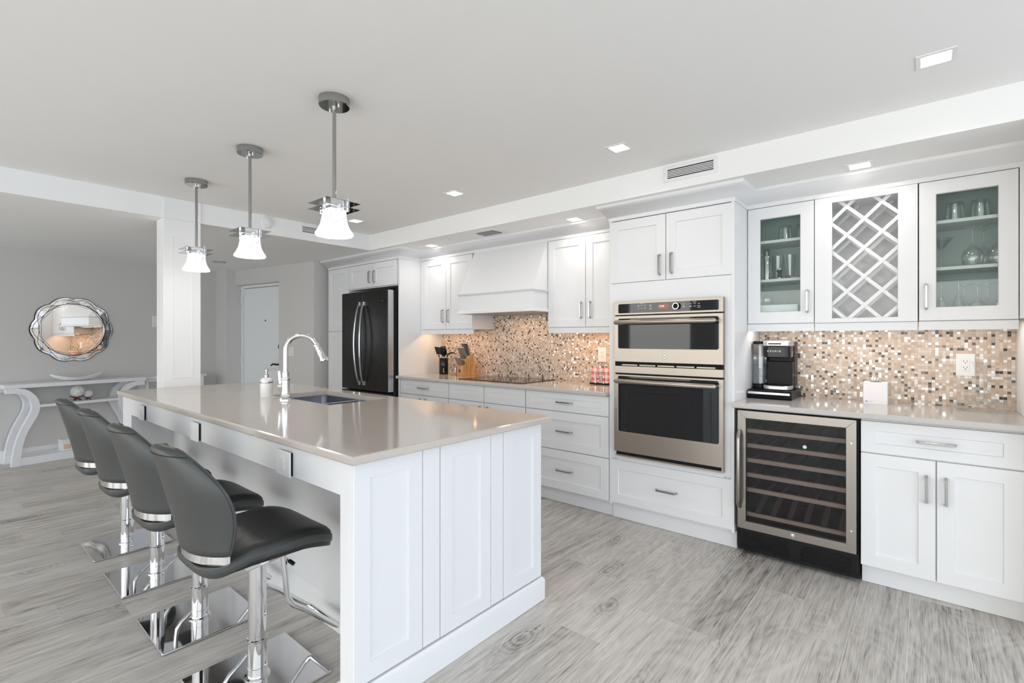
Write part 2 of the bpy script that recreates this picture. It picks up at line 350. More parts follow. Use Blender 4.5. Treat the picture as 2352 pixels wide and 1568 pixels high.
def shaker(m, a0, a1, z0, z1, d, fw=.066, th=.019, rec=.008, face='-y', fwz=None, hole=False):
    """five-piece door: front plane at depth d, body behind it"""
    fz = fwz or fw
    def P(a, z, dd):
        return (a, d+dd, z) if face == '-y' else (d-dd, a, z)
    def rect(i, j, dd): return [P(a0+i, z0+j, dd), P(a1-i, z0+j, dd), P(a1-i, z1-j, dd), P(a0+i, z1-j, dd)]
    e = .0015
    if hole:
        L = [rect(fw, fz, th), rect(0, 0, th), rect(0, 0, e), rect(e, e, 0), rect(fw-.003, fz-.003, 0), rect(fw, fz, .004)]
        return m.ring(L, closed=True)
    L = [rect(0, 0, th), rect(0, 0, e), rect(e, e, 0), rect(fw-.002, fz-.002, 0), rect(fw+.001, fz+.001, rec)]
    return m.ring(L)
def handle(parent, x, z, y, L, vert=True, name='handle', mt='nickel', s=.030, w=.011):
    """bow bar handle, centre x,z on the face y (facing -y)"""
    h = L/2; a = [(-h, 0), (-h, .004), (-h+.010, s), (h-.010, s), (h, .004), (h, 0), (h-.013, 0), (h-.019, s-.010), (-h+.019, s-.010), (-h+.013, 0)]
    m = MB()
    if vert: m.prism([(y-d, z+q) for q, d in a], 'x', x-w/2, x+w/2)
    else: m.prism([(x+q, y-d) for q, d in a], 'z', z-w/2, z+w/2)
    return build(name, m, mt, parent, .0012)
YF = 3.16; YB = 3.745; YT = 3.225; YU = 3.44; ZS = 2.25; ZC = 2.415; CT = .914

# ------------------------------------------------------------------ the room
struct('floor', MB().box(-8.6, 3.4, -3.4, 3.86, -.1, 0), 'floor')
struct('ceiling', MB().box(-4.58, 3.3, -3.3, 3.05, ZC, 2.62), 'ceil')
struct('ceiling.001', MB().box(-4.58, .372, 3.05, 3.85, ZS, 2.62), 'ceil')          # lower soffit over the cabinets
struct('ceiling.002', MB().box(-8.6, -4.58, -3.3, 3.85, ZS, 2.62), 'ceil')          # lower ceiling of the entry side
struct('trim_1', MB().box(-4.585, -4.5799, -3.3, 3.05, ZS-.0005, ZC), 'white_wall')
struct('wall_kitchen', MB().box(-5.7, .372, 3.75, 3.86, 0, ZS), 'white_wall')
struct('wall_right', MB().box(.372, .45, 3.05, 3.86, 0, ZC), 'white_wall')
struct('wall_kitchen.001', MB().box(.45, 3.3, 3.05, 3.16, 0, ZC), 'white_wall')
def wx(y): return -7.42-.1584*(y-1.03)
struct('wall_left', MB().prism([(wx(-3.4), -3.4), (wx(2.6), 2.6), (wx(2.6)-.12, 2.6), (wx(-3.4)-.12, -3.4)], 'z', 0, ZS), 'wall')
struct('wall_leak_stop', MB().box(-8.7, -5.8, 3.30, 3.42, 0, ZS).box(-8.72, -8.6, -3.4, 3.42, 0, ZS), 'wall')  # unseen backing walls, added to stop sky light leaking in round the door
struct('wall_entry', MB().prism([(-7.70, 2.585), (-7.40, 2.632), (-7.45, 2.95), (-8.2, 2.95), (-8.2, 2.585)], 'z', 0, ZS), 'wall')
# entry door wall, slightly turned
A = Vector((-7.423, 2.755)); Bp = Vector((-5.746, 3.03)); D = (Bp-A).normalized(); NN = Vector((-D.y, D.x))
def ew(s, d): p = A+D*s+NN*d; return (p.x, p.y)
L_ = (Bp-A).length
def seg(s0, s1, d0, d1, z0, z1): return MB().prism([ew(s0, d0), ew(s1, d0), ew(s1, d1), ew(s0, d1)], 'z', z0, z1)
J = 1.0
m = seg(0, J, 0, .13, 2.045, ZS); m2 = seg(J, L_, 0, .13, 0, ZS); m.add(m2.v, m2.f)
struct('wall_door_side', m, 'wall')
struct('wall_door_side.001', seg(0, J, .13, .2, 2.04, ZS), 'wall')
struct('wall_pantry_side', MB().box(-5.80, -5.746, 3.03, 3.86, 0, ZS), 'wall')
dd = thing('door_1', (*ew(0.575, .1), 0), None, None); dd['kind'] = 'structure'
fr = MB()
for a in (seg(.0, .033, .085, .15, 0, 2.04), seg(J-.002, J+.03, .131, .19, 0, 2.04), seg(.033, J, .085, .15, 2.008, 2.044)): fr.add(a.v, a.f)
build('door_frame', fr, 'white_wall', dd, .003)
build('door_leaf', seg(.040, J, .105, .145, .008, 2.002), 'door', dd, .003)
for z in (1.78, .94):
    a = seg(.010, .037, .068, .084, z, z+.105)
    build('hinge', a, 'white', dd, .003)
p = ew(0.545, .103); build('peephole', MB().lathe([(.009, -.006), (.009, .004)], (p[0], p[1], 1.545), 12, 'y'), 'bronze', dd)
p = ew(0.905, .10); build('deadbolt', MB().lathe([(.035, -.03), (.05, -.012), (.052, .006)], (p[0], p[1], 1.19), 20, 'y'), 'bronze', dd)
p = ew(0.910, .10); q = ew(0.825, .03); q2 = ew(0.775, .035); q1 = ew(0.885, .035)
mm = MB().lathe([(.022, -.03), (.04, -.008), (.04, .005)], (p[0], p[1], .955), 18, 'y').tube([(p[0], p[1]-.02, .955), (*q1, .955), (*q, .962), (*ew(0.815, .03), .955), (*q2, .94)], [.012, .012, .011, .01, .009], 10)
build('lever_handle', mm, 'bronze', dd)
# column with recessed panels
c = MB(); cx0, cx1, cy0, cy1 = -4.745, -4.572, 1.172, 1.432
c.box(cx0, cx1, cy0, cy1, 0, ZS); c.box(cx0-.001, cx1+.008, cy0-.0, cy1, ZS, ZC-.001)
col = struct('wall_column', c, 'white_wall', .002)
pm = MB()
def moulding(m, a0, a1, z0, z1, d, face, w=.012, t=.003):
    for (p, q, r, s) in ((a0, a1, z0, z0+w), (a0, a1, z1-w, z1), (a0, a0+w, z0+w, z1-w), (a1-w, a1, z0+w, z1-w)):
        m.box(d, d+t, p, q, r, s) if face == 'x' else m.box(p, q, d-t, d, r, s)
moulding(pm, cy0+.055, cy1-.055, .98, 2.12, cx1, 'x'); moulding(pm, cx0+.045, cx1-.04, .98, 2.12, cy0, 'y')
struct('trim_2', pm, 'white_wall', .001)
# baseboards
# window walls behind the camera
x, y0, y1, z0, z1 = WIN_R
m = MB().box(x, x+.1, -3.4, y0, 0, ZC).box(x, x+.1, y1, 3.16, 0, ZC).box(x, x+.1, y0, y1, z1, ZC).box(x, x+.1, y0, y1, 0, z0)
struct('wall_window_side', m, 'white_wall')
BW = [(-7.2, -5.2), (-4.88, -3.46), (-3.05, 2.9)]  # first opening is an added window, widened to light the entry side
y, _a, _b, z0, z1 = WIN_B
m = MB().box(-8.6, BW[0][0], y-.1, y, 0, ZC+.2).box(BW[0][1], BW[1][0], y-.1, y, 0, ZC+.2).box(BW[1][1], BW[2][0], y-.1, y, 0, ZC+.2).box(BW[2][1], 3.4, y-.1, y, 0, ZC)
for a, b in BW: m.box(a, b, y-.1, y, z1, ZC+.2).box(a, b, y-.1, y, 0, z0)
struct('wall_back', m, 'wall')
w1 = thing('window_1', (3.35, 0, .08), None, None); w1['kind'] = 'structure'
m = MB()
for k in range(4): yy = -2.7+k*1.8; m.box(3.32, 3.37, yy-.03, yy+.03, .08, 2.25)
m.box(3.32, 3.37, -2.7, 2.7, .08, .14).box(3.32, 3.37, -2.7, 2.7, 2.19, 2.25)
build('window_frame', m, 'white', w1); build('window_pane', MB().box(3.344, 3.346, -2.7, 2.7, .14, 2.19), 'winglass', w1)
for q_, (a, b) in enumerate(BW):
    w2 = thing('window_%d' % (q_+2), ((a+b)/2, -3.35, .08), None, None); w2['kind'] = 'structure'  # the first of these fills the added opening
    n_ = max(1, round((b-a)/1.9)); m = MB()
    for k in range(n_+1): xx = a+.03+(b-a-.06)*k/n_; m.box(xx-.03, xx+.03, -3.37, -3.32, .08, 2.25)
    m.box(a, b, -3.37, -3.32, .08, .14).box(a, b, -3.37, -3.32, 2.19, 2.25)
    build('window_frame', m, 'white', w2); build('window_pane', MB().box(a, b, -3.346, -3.344, .14, 2.19), 'winglass', w2)

# crown moulding round the cabinet tops
prof = [(0, 2.14), (.004, 2.14), (.004, 2.165), (.014, 2.168), (.05, 2.222), (.064, 2.228), (.070, 2.236), (.070, ZS), (-.012, ZS), (-.012, 2.14)]
cr = sweep([(-5.64, 3.72), (-5.64, YF+.004), (-4.208, YF+.004), (-4.208, YU+.004), (-1.748, YU+.004), (-1.748, YF+.004), (-.891, YF+.004), (-.891, YU+.004), (.370, YU+.004)], prof)
struct('trim_3', cr, 'cab')

# ------------------------------------------------------------------ ceiling fixtures
def downlight(x, y, z, label, grp, power):
    t = thing('recessed_light', (x, y, z), label, 'ceiling light', grp)
    m = MB()
    o, i = .062, .043
    L = [[(x+sx*r, y+sy*r, zz) for sx, sy in ((-1, -1), (1, -1), (1, 1), (-1, 1))] for r, zz in ((o, z), (o, z-.004), (i+.004, z-.004), (i, z))]
    m.ring(L, closed=True); build('trim_ring', m, 'white', t)
    build('diffuser', MB().box(x-i, x+i, y-i, y+i, z-.003, z-.0005), 'lit', t)
    area('downlight_lamp', (x, y, z-.006), (0, 0, 0), .08, .08, power, (1, .95, .88), t, spread=150)
g = 'square recessed lights in the main ceiling'
downlight(.032, 2.58, ZC, 'square recessed light in the ceiling high above the wine cooler side', g, 1.5)
downlight(-1.37, 2.595, ZC, 'square recessed light in the ceiling beside the bulkhead vent', g, 1.5)
downlight(-2.765, 2.59, ZC, 'square recessed light in the ceiling in front of the range hood', g, 1.5)
downlight(-4.13, 2.595, ZC, 'square recessed light seen just behind the nearest pendant shade', g, 1.5)
g = 'square recessed lights in the soffit'
downlight(-.276, 3.29, ZS, 'soffit light above the lattice wine rack cabinet', g, 1.1)
downlight(-2.14, 3.305, ZS, 'soffit light above the cabinet between hood and wall oven', g, 1.1)
downlight(-3.86, 3.30, ZS, 'soffit light above the cabinet between fridge and hood', g, 1.1)

def grille(name, a0, a1, z0, z1, d, face, label, n=6):
    P = (lambda a, q, dd: (a, d-dd, q)) if face == '-y' else (lambda a, q, dd: (d+dd, a, q))
    t = thing(name, P((a0+a1)/2, z0, 0), label, 'air vent', 'wall vents in the bulkheads')
    f = .022
    def rect(i, dd): return [P(a0+i, z0+i, dd), P(a1-i, z0+i, dd), P(a1-i, z1-i, dd), P(a0+i, z1-i, dd)]
    build('vent_frame', MB().ring([rect(0, 0), rect(0, .007), rect(.004, .009), rect(f, .006), rect(f, 0)], closed=True), 'white', t)
    build('vent_backing', MB().ring([rect(f-.001, .0002), rect(f-.001, .0012)]), 'void', t)
    h = (z1-z0-2*f)/n
    for k in range(n-1):
        zz = z0+f+(k+1)*h-h*.22
        v = [P(a0+f, zz, .002), P(a1-f, zz, .002), P(a1-f, zz+h*.42, .005), P(a0+f, zz+h*.42, .005)]
        u = [P(a0+f, zz+.0015, .0015), P(a1-f, zz+.0015, .0015), P(a1-f, zz+h*.42+.0015, .003), P(a0+f, zz+h*.42+.0015, .003)]
        build('slat', MB().ring([v, u]), 'white', t)
    return t
grille('air_vent', -1.288, -.956, 2.300, 2.402, 3.05, '-y', 'white slatted vent in the bulkhead above the wall ovens')
grille('air_vent', 2.276, 2.60, 2.303, 2.400, -4.58, 'x', 'white slatted vent on the beam behind the nearest pendant')
t = thing('ceiling_register', (-2.985, 3.22, ZS), 'grey louvred ceiling register in the soffit above the range hood', 'air vent')
x0, x1, y0, y1 = -3.12, -2.85, 3.125, 3.315
rc = lambda i, z: [(x0+i, y0+i, z), (x1-i, y0+i, z), (x1-i, y1-i, z), (x0+i, y1-i, z)]
build('register_frame', MB().ring([rc(0, ZS), rc(0, ZS-.003), rc(.028, ZS-.008), rc(.030, ZS)], closed=True), 'white', t)
build('register_backing', MB().box(x0+.03, x1-.03, y0+.03, y1-.03, ZS-.002, ZS-.0005), 'void', t)
for k in range(6):
    yy = y0+.034+k*.022
    build('louvre', MB().prism([(yy, ZS-.014), (yy+.002, ZS-.016), (yy+.017, ZS-.004), (yy+.015, ZS-.002)], 'x', x0+.03, x1-.03), 'vent_grey', t)
t = thing('smoke_detector', (-4.58, 1.963, 2.353), 'round white smoke detector on the beam between the pendants', 'smoke detector')
build('housing', MB().lathe([(.052, 0), (.052, .012), (.044, .022)], (-4.58, 1.963, 2.353), 28, 'x'), 'white', t)
build('sensor_cap', MB().lathe([(.028, .022), (.027, .034), (.02, .038)], (-4.58, 1.963, 2.353), 24, 'x'), 'white', t)
t = thing('unlit_downlight', (-6.69, 2.30, ZS), 'small round unlit downlight in the dim entry ceiling', 'ceiling light')
build('trim_ring', MB().lathe([(.075, 0), (.075, -.006), (.055, -.008), (.05, 0)], (-6.69, 2.30, ZS), 24), 'greymetal', t)
build('lens', MB().cyl((-6.69, 2.30, ZS), .05, -.004, -.001), 'white', t)

# pendants over the island
def make_pendant():
    t = thing('pendant_lamp', (0, 0, 0), None, 'pendant lamp', 'pendant lamps over the island')
    z = ZC
    build('canopy', MB().lathe([(.07, z), (.07, z-.033), (.067, z-.036), (.012, z-.036), (.011, z-.054), (.008, z-.058)], n=40), 'nickel_dark', t, local=True, smooth=30)
    for s in (-1, 1): build('canopy_screw', MB().lathe([(.004, z-.036), (.004, z-.048), (.003, z-.050)], (s*.038, 0, 0), 10), 'chrome', t, local=True)
    build('rod', MB().cyl((0, 0, 0), .0085, 1.907, z-.05, 16), 'nickel_dark', t, local=True)
    build('socket', MB().lathe([(.012, 1.952), (.022, 1.947), (.022, 1.897), (.03, 1.892), (.03, 1.882)], n=20), 'chrome', t, local=True)
    for zz in (1.927, 1.899):
        o, i = .085, .050
        sq = lambda r, q: [(a*r, b*r, q) for a, b in ((-1, -1), (1, -1), (1, 1), (-1, 1))]
        build('square_plate', MB().ring([sq(o, zz), sq(o, zz+.0025), sq(i, zz+.0025), sq(i, zz)], closed=True), 'nickel_dark', t, local=True)
    for a, b in ((.066, .03), (-.03, .066), (-.066, -.03), (.03, -.066)):
        build('spacer_pin', MB().lathe([(.0055, 1.882), (.0055, 1.947)], (a, b, 0), 12), 'chrome', t, local=True)
    build('holder', MB().box(-.05, .05, -.05, -.046, 1.894, 1.934).box(-.05, .05, .046, .05, 1.894, 1.934).box(-.05, -.046, -.05, .05, 1.894, 1.934).box(.046, .05, -.05, .05, 1.894, 1.934), 'chrome', t, local=True)
    wob = lambda a, zz: .012*math.sin(7*a+zz*60)+.010*math.sin(13*a-zz*90)+(.02*math.sin(9*a) if zz < 1.797 else 0)
    P = [(r_, z_+.022) for r_, z_ in [(.036, 1.900), (.050, 1.893), (.052, 1.875), (.053, 1.855), (.056, 1.835), (.060, 1.815), (.066, 1.797), (.073, 1.782), (.081, 1.770), (.085, 1.762), (.082, 1.756), (.070, 1.762), (.055, 1.79), (.045, 1.85), (.03, 1.88)]]
    build('glass_shade', MB().lathe(P, n=64, wob=wob), 'shade', t, local=True, smooth=80)
    return t
pend = make_pendant()
PL = [(-2.105, 1.210, 'chrome pendant lamp with frilled glass shade, nearest and largest of the three'), (-3.03, 1.205, 'chrome pendant lamp with frilled glass shade, middle of the three'), (-3.94, 1.207, 'chrome pendant lamp with frilled glass shade in front of the white column')]
for k, (x, y, lb) in enumerate(PL):
    o = pend if k == 0 else copy_tree(pend)
    o.location = (x, y, 0); o['label'] = lb
    for c_ in range(1):
        d = bpy.data.lights.new('pendant_bulb', 'POINT'); d.energy = 2.2; d.color = (1, .95, .88); d.shadow_soft_size = .04
        lo = bpy.data.objects.new('pendant_bulb', d); COL.objects.link(lo); lo.parent = o; lo.location = (0, 0, 1.73)

# ------------------------------------------------------------------ cabinets
G = .0015
def door(t, x0, x1, z0, z1, y=YF, hx=None, hz=None, hl=.14, fw=.066, name='door', glass=False):
    d = build(name, shaker(MB(), x0+G, x1-G, z0+G, z1-G, y, fw, hole=glass), 'cab', t)
    if hx is not None: handle(d, hx, hz, y, hl)
    if glass: build('glass_pane', MB().box(x0+fw-.004, x1-fw+.004, y+.006, y+.009, z0+fw-.004, z1-fw+.004), 'cabglass', d)
    return d
def drawer(t, x0, x1, z0, z1, y=YF, h=True, fwz=.05, hl=.15, fw=.066, name='drawer'):
    d = build(name, shaker(MB(), x0+G, x1-G, z0+G, z1-G, y, fw, fwz=fwz), 'cab', t)
    if h: handle(d, (x0+x1)/2, (z0+z1)/2, y, hl, False)
    return d
def base(name, x0, x1, label, toe=True):
    t = thing(name, ((x0+x1)/2, (YF+YB)/2, 0), label, 'cabinet')
    box1('carcass', (x0+.001, x1-.001, YF+.020, YB, .11, .882), 'cab', t)
    if toe: box1('toe_kick', (x0+.001, x1-.001, YT, YB, .001, .109), 'cab', t)
    return t
# left run
t = base('base_cabinet', -4.208, -3.456, 'white base cabinet with single handled top drawer next to the fridge')
drawer(t, -4.20, -3.458, .732, .878); door(t, -4.20, -3.83, .112, .728, hx=-3.87, hz=.63); door(t, -3.83, -3.458, .112, .728, hx=-3.79, hz=.63)
t = base('base_cabinet', -3.454, -2.524, 'white base cabinet with two plain false drawer fronts under the cooktop')
drawer(t, -3.452, -2.996, .732, .878, h=False, name='false_front'); drawer(t, -2.992, -2.528, .732, .878, h=False, name='false_front')
door(t, -3.452, -2.996, .112, .728, hx=-3.04, hz=.63); door(t, -2.992, -2.528, .112, .728, hx=-2.95, hz=.63)
t = base('base_cabinet', -2.522, -1.749, 'white base cabinet with three stacked drawers left of the wall ovens')
drawer(t, -2.520, -1.752, .732, .878); drawer(t, -2.520, -1.752, .432, .728, fwz=.066); drawer(t, -2.520, -1.752, .122, .428, fwz=.066)
# right run
t = base('base_cabinet', -.262, .370, 'white base cabinet with one wide drawer over two doors right of the wine cooler')
drawer(t, -.262, .340, .705, .870, hl=.15)
door(t, -.262, .039, .110, .701, hx=.004, hz=.557); door(t, .041, .340, .110, .701, hx=.076, hz=.557)
box1('filler_strip', (.342, .370, YF+.001, YF+.02, .11, .882), 'cab', t)

# tall oven cabinet
t = thing('oven_cabinet', (-1.32, 3.45, 0), 'tall white cabinet holding the wall ovens, two doors above and drawer below', 'cabinet')
x0, x1 = -1.747, -.892
box1('side_panel', (x0, x0+.019, YF+.002, YB, .11, 2.14), 'cab', t); box1('side_panel', (x1-.019, x1, YF+.002, YB, .11, 2.14), 'cab', t)
box1('cabinet_top', (x0+.019, x1-.019, YF+.02, YB, 1.60, 2.14), 'cab', t)
box1('cabinet_base', (x0+.019, x1-.019, YF+.02, YB, .11, .46), 'cab', t)
box1('toe_kick', (x0+.001, x1, YT-.01, YB, .001, .109), 'cab', t)
m = MB().box(x0+.019, -1.683, YF+.002, YF+.02, .45, 1.69).box(-.951, x1-.019, YF+.002, YF+.02, .45, 1.69).box(-1.683, -.951, YF+.002, YF+.02, 1.552, 1.69).box(-1.683, -.951, YF+.002, YF+.02, .436, .478)
build('face_frame', m, 'cab', t)
door(t, x0+.004, -1.326, 1.692, 2.135, hx=-1.366, hz=1.795, hl=.145); door(t, -1.324, x1-.006, 1.692, 2.135, hx=-1.284, hz=1.80, hl=.145)
drawer(t, x0+.004, x1-.004, .125, .436, fwz=.066)
# fridge surround: pantry, over-fridge cabinet, side panel
t = thing('pantry_cabinet', (-5.40, 3.45, 0), 'tall narrow white pantry cabinet with upper and lower doors left of the fridge', 'cabinet')
box1('carcass', (-5.64, -5.172, YF+.02, YB, .11, 2.14), 'cab', t); box1('toe_kick', (-5.64, -5.172, YT, YB, .001, .109), 'cab', t)
door(t, -5.638, -5.174, 1.385, 2.137); door(t, -5.638, -5.174, .112, 1.381)
t = thing('fridge_cabinet', (-4.70, 3.45, 1.86), 'short white two-door cabinet above the dark refrigerator', 'cabinet')
box1('carcass', (-5.170, -4.232, YF+.02, YB, 1.862, 2.14), 'cab', t)
door(t, -5.168, -4.702, 1.872, 2.137, hx=-4.745, hz=1.985, hl=.14); door(t, -4.698, -4.250, 1.872, 2.137, hx=-4.655, hz=1.985, hl=.14)
tag(box1('side_panel_board', (-4.230, -4.210, YF, YB, .001, 2.14), 'cab'), 'tall white side panel between refrigerator and cooktop counter', 'cabinet panel')
# uppers
def upper(x0, x1, label, name='wall_cabinet'):
    t = thing(name, ((x0+x1)/2, 3.6, 1.345), label, 'cabinet')
    box1('light_rail', (x0+.001, x1-.001, YU+.006, YU+.024, 1.345, 1.392), 'cab', t)
    return t
t = upper(-4.208, -3.415, 'white two-door wall cabinet between refrigerator panel and hood')
box1('carcass', (-4.207, -3.416, YU+.02, YB, 1.392, 2.14), 'cab', t)
box1('filler_strip', (-4.207, -4.176, YU+.001, YU+.02, 1.392, 2.138), 'cab', t)
door(t, -4.174, -3.803, 1.394, 2.138, YU, -3.845, 1.532, .14); door(t, -3.801, -3.418, 1.394, 2.138, YU, -3.76, 1.532, .14)
area('under_cabinet_lamp', (-3.80, 3.53, 1.388), (0, 0, 0), .7, .03, 1.7, (1, .62, .34), t)
t = upper(-2.499, -1.749, 'white two-door wall cabinet between hood and wall ovens')
box1('carcass', (-2.498, -1.750, YU+.02, YB, 1.392, 2.14), 'cab', t)
door(t, -2.497, -2.121, 1.394, 2.138, YU, -2.158, 1.532, .14); door(t, -2.119, -1.751, 1.394, 2.138, YU, -2.072, 1.532, .14)
area('under_cabinet_lamp', (-2.13, 3.53, 1.388), (0, 0, 0), .7, .03, 1.7, (1, .62, .34), t)
def hollow(t, x0, x1, shelves=(1.672, 1.921), im='dim_interior'):
    box1('side_panel', (x0, x0+.016, YU+.02, YB-.006, 1.392, 2.14), im, t); box1('side_panel', (x1-.016, x1, YU+.02, YB-.006, 1.392, 2.14), im, t)
    box1('back_panel', (x0, x1, YB-.006, YB, 1.392, 2.14), im, t)
    box1('bottom_panel', (x0+.016, x1-.016, YU+.02, YB-.006, 1.392, 1.411), 'cab', t); box1('top_panel', (x0+.016, x1-.016, YU+.02, YB-.006, 2.121, 2.14), im, t)
    for z in shelves: box1('shelf', (x0+.017, x1-.017, YU+.035, YB-.008, z-.009, z+.009), 'white', t)
t = upper(-.890, -.514, 'white glass-door cabinet left of the wine rack holding the shaker')
hollow(t, -.889, -.515); door(t, -.889, -.514, 1.394, 2.138, YU, -.549, 1.527, .14, fw=.0735, glass=True)
GL = t
area('under_cabinet_lamp', (-.70, 3.53, 1.388), (0, 0, 0), .34, .03, .75, (1, .93, .87), t)
t = upper(-.029, .352, 'white glass-door cabinet right of the wine rack with hanging-foot stemware')
hollow(t, -.028, .351); door(t, -.028, .351, 1.394, 2.138, YU, .003, 1.524, .14, fw=.071, glass=True)
box1('filler_strip', (.353, .370, YU-.004, YU+.02, 1.398, 2.14), 'cab', t)
area('under_cabinet_lamp', (.16, 3.53, 1.388), (0, 0, 0), .34, .03, .5, (1, .93, .87), t)
t = upper(-.512, -.031, 'white open lattice wine rack cabinet between two glass doors', 'wine_rack')
hollow(t, -.511, -.032, (), 'cab')
ox0, ox1, oz0, oz1 = -.424, -.116, 1.419, 2.104
L = [[(a, y, b) for a, b in ((p0, q0), (p1, q0), (p1, q1), (p0, q1))] for p0, p1, q0, q1, y in ((ox0, ox1, oz0, oz1, YU+.019), (-.511, -.032, 1.394, 2.138, YU+.019), (-.511, -.032, 1.394, 2.138, YU), (ox0, ox1, oz0, oz1, YU))]
build('face_frame', MB().ring(L, closed=True), 'cab', t)
def lattice(yy, w=.009, th=.006, mtl='cab', name='lattice'):
    cx = (ox0+ox1)/2; m = MB(); pitch = .1665; cz = 1.4925
    def clipseg(px, pz, dx, dz):
        t0, t1 = -9, 9
        for p, d, lo, hi in ((px, dx, ox0-.02, ox1+.02), (pz, dz, oz0-.02, oz1+.012)):
            a, b = (lo-p)/d, (hi-p)/d
            if a > b: a, b = b, a
            t0, t1 = max(t0, a), min(t1, b)
        return (t0, t1) if t1-t0 > .02 else None
    s = math.sqrt(.5)
    for k in range(-3, 8):
        for dx, dd_ in ((s, 0), (-s, 0)):
            px, pz = cx, cz+k*pitch
            c = clipseg(px, pz, dx, s)
            if not c: continue
            a = (px+dx*c[0], pz+s*c[0]); b = (px+dx*c[1], pz+s*c[1]); nx, nz = -s*w/1, dx*w/1
            y0 = yy+(0 if dx > 0 else th*.4)
            m.prism([(a[0]+nx, a[1]+nz), (a[0]-nx, a[1]-nz), (b[0]-nx, b[1]-nz), (b[0]+nx, b[1]+nz)], 'y', y0, y0+th)
    return m
build('lattice', lattice(YU+.030), 'cab', t); build('rear_lattice', lattice(YU+.225), 'cab', t)
area('under_cabinet_lamp', (-.27, 3.53, 1.388), (0, 0, 0), .42, .03, .8, (1, .93, .87), t)

# range hood
t = thing('range_hood', (-2.95, 3.5, 1.53), 'white wooden range hood with flared front and moulded band', 'range hood')
hx0, hx1, hy = -3.385, -2.502, 3.235
m = MB().add([(hx0, hy, 1.722), (hx1, hy, 1.722), (hx1, YB, 1.722), (hx0, YB, 1.722), (hx0, YU-.002, 2.14), (hx1, YU-.002, 2.14), (hx1, YB, 2.14), (hx0, YB, 2.14)], [(0, 3, 2, 1), (4, 5, 6, 7), (0, 1, 5, 4), (1, 2, 6, 5), (2, 3, 7, 6), (3, 0, 4, 7)])
build('tapered_body', m, 'cab', t, .002)
box1('band', (hx0, hx1, hy, YB, 1.565, 1.700), 'cab', t)
build('upper_moulding', sweep([(hx0, YB), (hx0, hy), (hx1, hy), (hx1, YU-.002)], [(-.02, 1.699), (.006, 1.699), (.012, 1.704), (.020, 1.712), (.020, 1.722), (-.02, 1.722)]), 'cab', t)
build('lower_moulding', sweep([(hx0, YB), (hx0, hy), (hx1, hy), (hx1, YU-.002)], [(-.02, 1.53), (.022, 1.53), (.022, 1.538), (.010, 1.548), (.004, 1.565), (-.02, 1.565)]), 'cab', t)
area('hood_lamp', (-2.94, 3.50, 1.524), (0, 0, 0), .5, .12, 1.5, (1, .64, .38), t)
box1('insert', (hx0+.02, hx1-.02, hy+.02, YB-.005, 1.532, 1.540), 'greymetal', t)

# worktops
def bullnose(x0, x1, y0, y1, z0, z1, r=.013, n=4):
    """slab whose four edges are rounded"""
    L = []
    for k in range(n+1):
        a = -math.pi/2+math.pi*k/n; i = r*(1-math.cos(a)); z = (z0+r if a < 0 else z1-r)+r*math.sin(a)
        if k == n//2: L.append((0, z0+r)); L.append((0, z1-r)); continue
        L.append((i, z))
    return L
def slab(x0, x1, y0, y1, z0, z1, hole=None, r=.007):
    m = MB(); P = bullnose(x0, x1, y0, y1, z0, z1, r, 4)
    loops = [[(x0+i, y0+i, z), (x1-i, y0+i, z), (x1-i, y1-i, z), (x0+i, y1-i, z)] for i, z in P]
    if hole:
        a, b, c, d = hole; loops += [[(a, c, z), (b, c, z), (b, d, z), (a, d, z)] for z in (z1, z0)]
        return m.ring(loops, closed=True)
    return m.ring(loops)
tag(build('worktop', slab(-4.209, -1.749, 3.11, 3.741, .883, CT), 'quartz_edge', None, smooth=20), 'taupe quartz worktop running from the refrigerator to the wall ovens', 'countertop')
tag(build('worktop', slab(-.8905, .371, 3.105, 3.741, .883, CT), 'quartz_edge', None, smooth=20), 'taupe quartz worktop over the wine cooler and base cabinet', 'countertop')
bs = MB().box(-4.209, -1.748, 3.742, 3.7499, CT, 1.392).box(-3.414, -2.50, 3.742, 3.7499, 1.392, 1.56)
tag(build('tile_backsplash', bs, 'mosaic'), 'warm beige mosaic tile backsplash behind the cooktop', 'backsplash')
tag(build('tile_backsplash', MB().box(-.889, .3715, 3.742, 3.7499, CT, 1.392), 'mosaic'), 'pale mosaic tile backsplash behind the coffee maker', 'backsplash')

# island
X0, X1, Y0, Y1 = -4.535, -1.465, .912, 1.962
t = thing('kitchen_island', (-3.0, 1.45, 0), 'long white panelled kitchen island with seating overhang', 'kitchen island')
m = MB().box(-4.30, X1-.021, 1.17, 1.485, .001, .883).box(-4.30, X1-.021, 1.895, Y1, .001, .883).box(-2.63, X1-.021, 1.485, 1.895, .001, .883).box(-4.30, -3.41, 1.485, 1.895, .001, .883).box(-3.41, -2.63, 1.485, 1.895, .001, .60)
build('cabinet_body', m, 'cab', t)
box1('end_block', (X0, -4.30, Y0, Y1, .001, .883), 'cab', t)
box1('front_post', (-1.549, X1-.021, Y0, 1.17, .001, .883), 'cab', t)
box1('apron', (-4.30, -1.549, Y0+.001, Y0+.022, .757, .883), 'cab', t)
for a, b in ((Y0, 1.208), (1.298, 1.592), (1.677, Y1)):
    build('end_panel', shaker(MB(), a+.001, b-.001, .118, .8825, X1, .066, .02, face='x'), 'cab', t)
for a, b in ((1.2105, 1.2955), (1.5945, 1.6745)): box1('spacer_strip', (X1-.02, X1-.001, a, b, .118, .8825), 'cab', t, .002)
pr = [(-.03, .001), (.013, .001), (.013, .095), (.010, .105), (.004, .112), (-.03, .112)]
build('base_moulding', sweep([(-1.549, 1.17), (-1.549, Y0), (X1, Y0), (X1, Y1), (-2.0, Y1)], pr), 'cab', t)
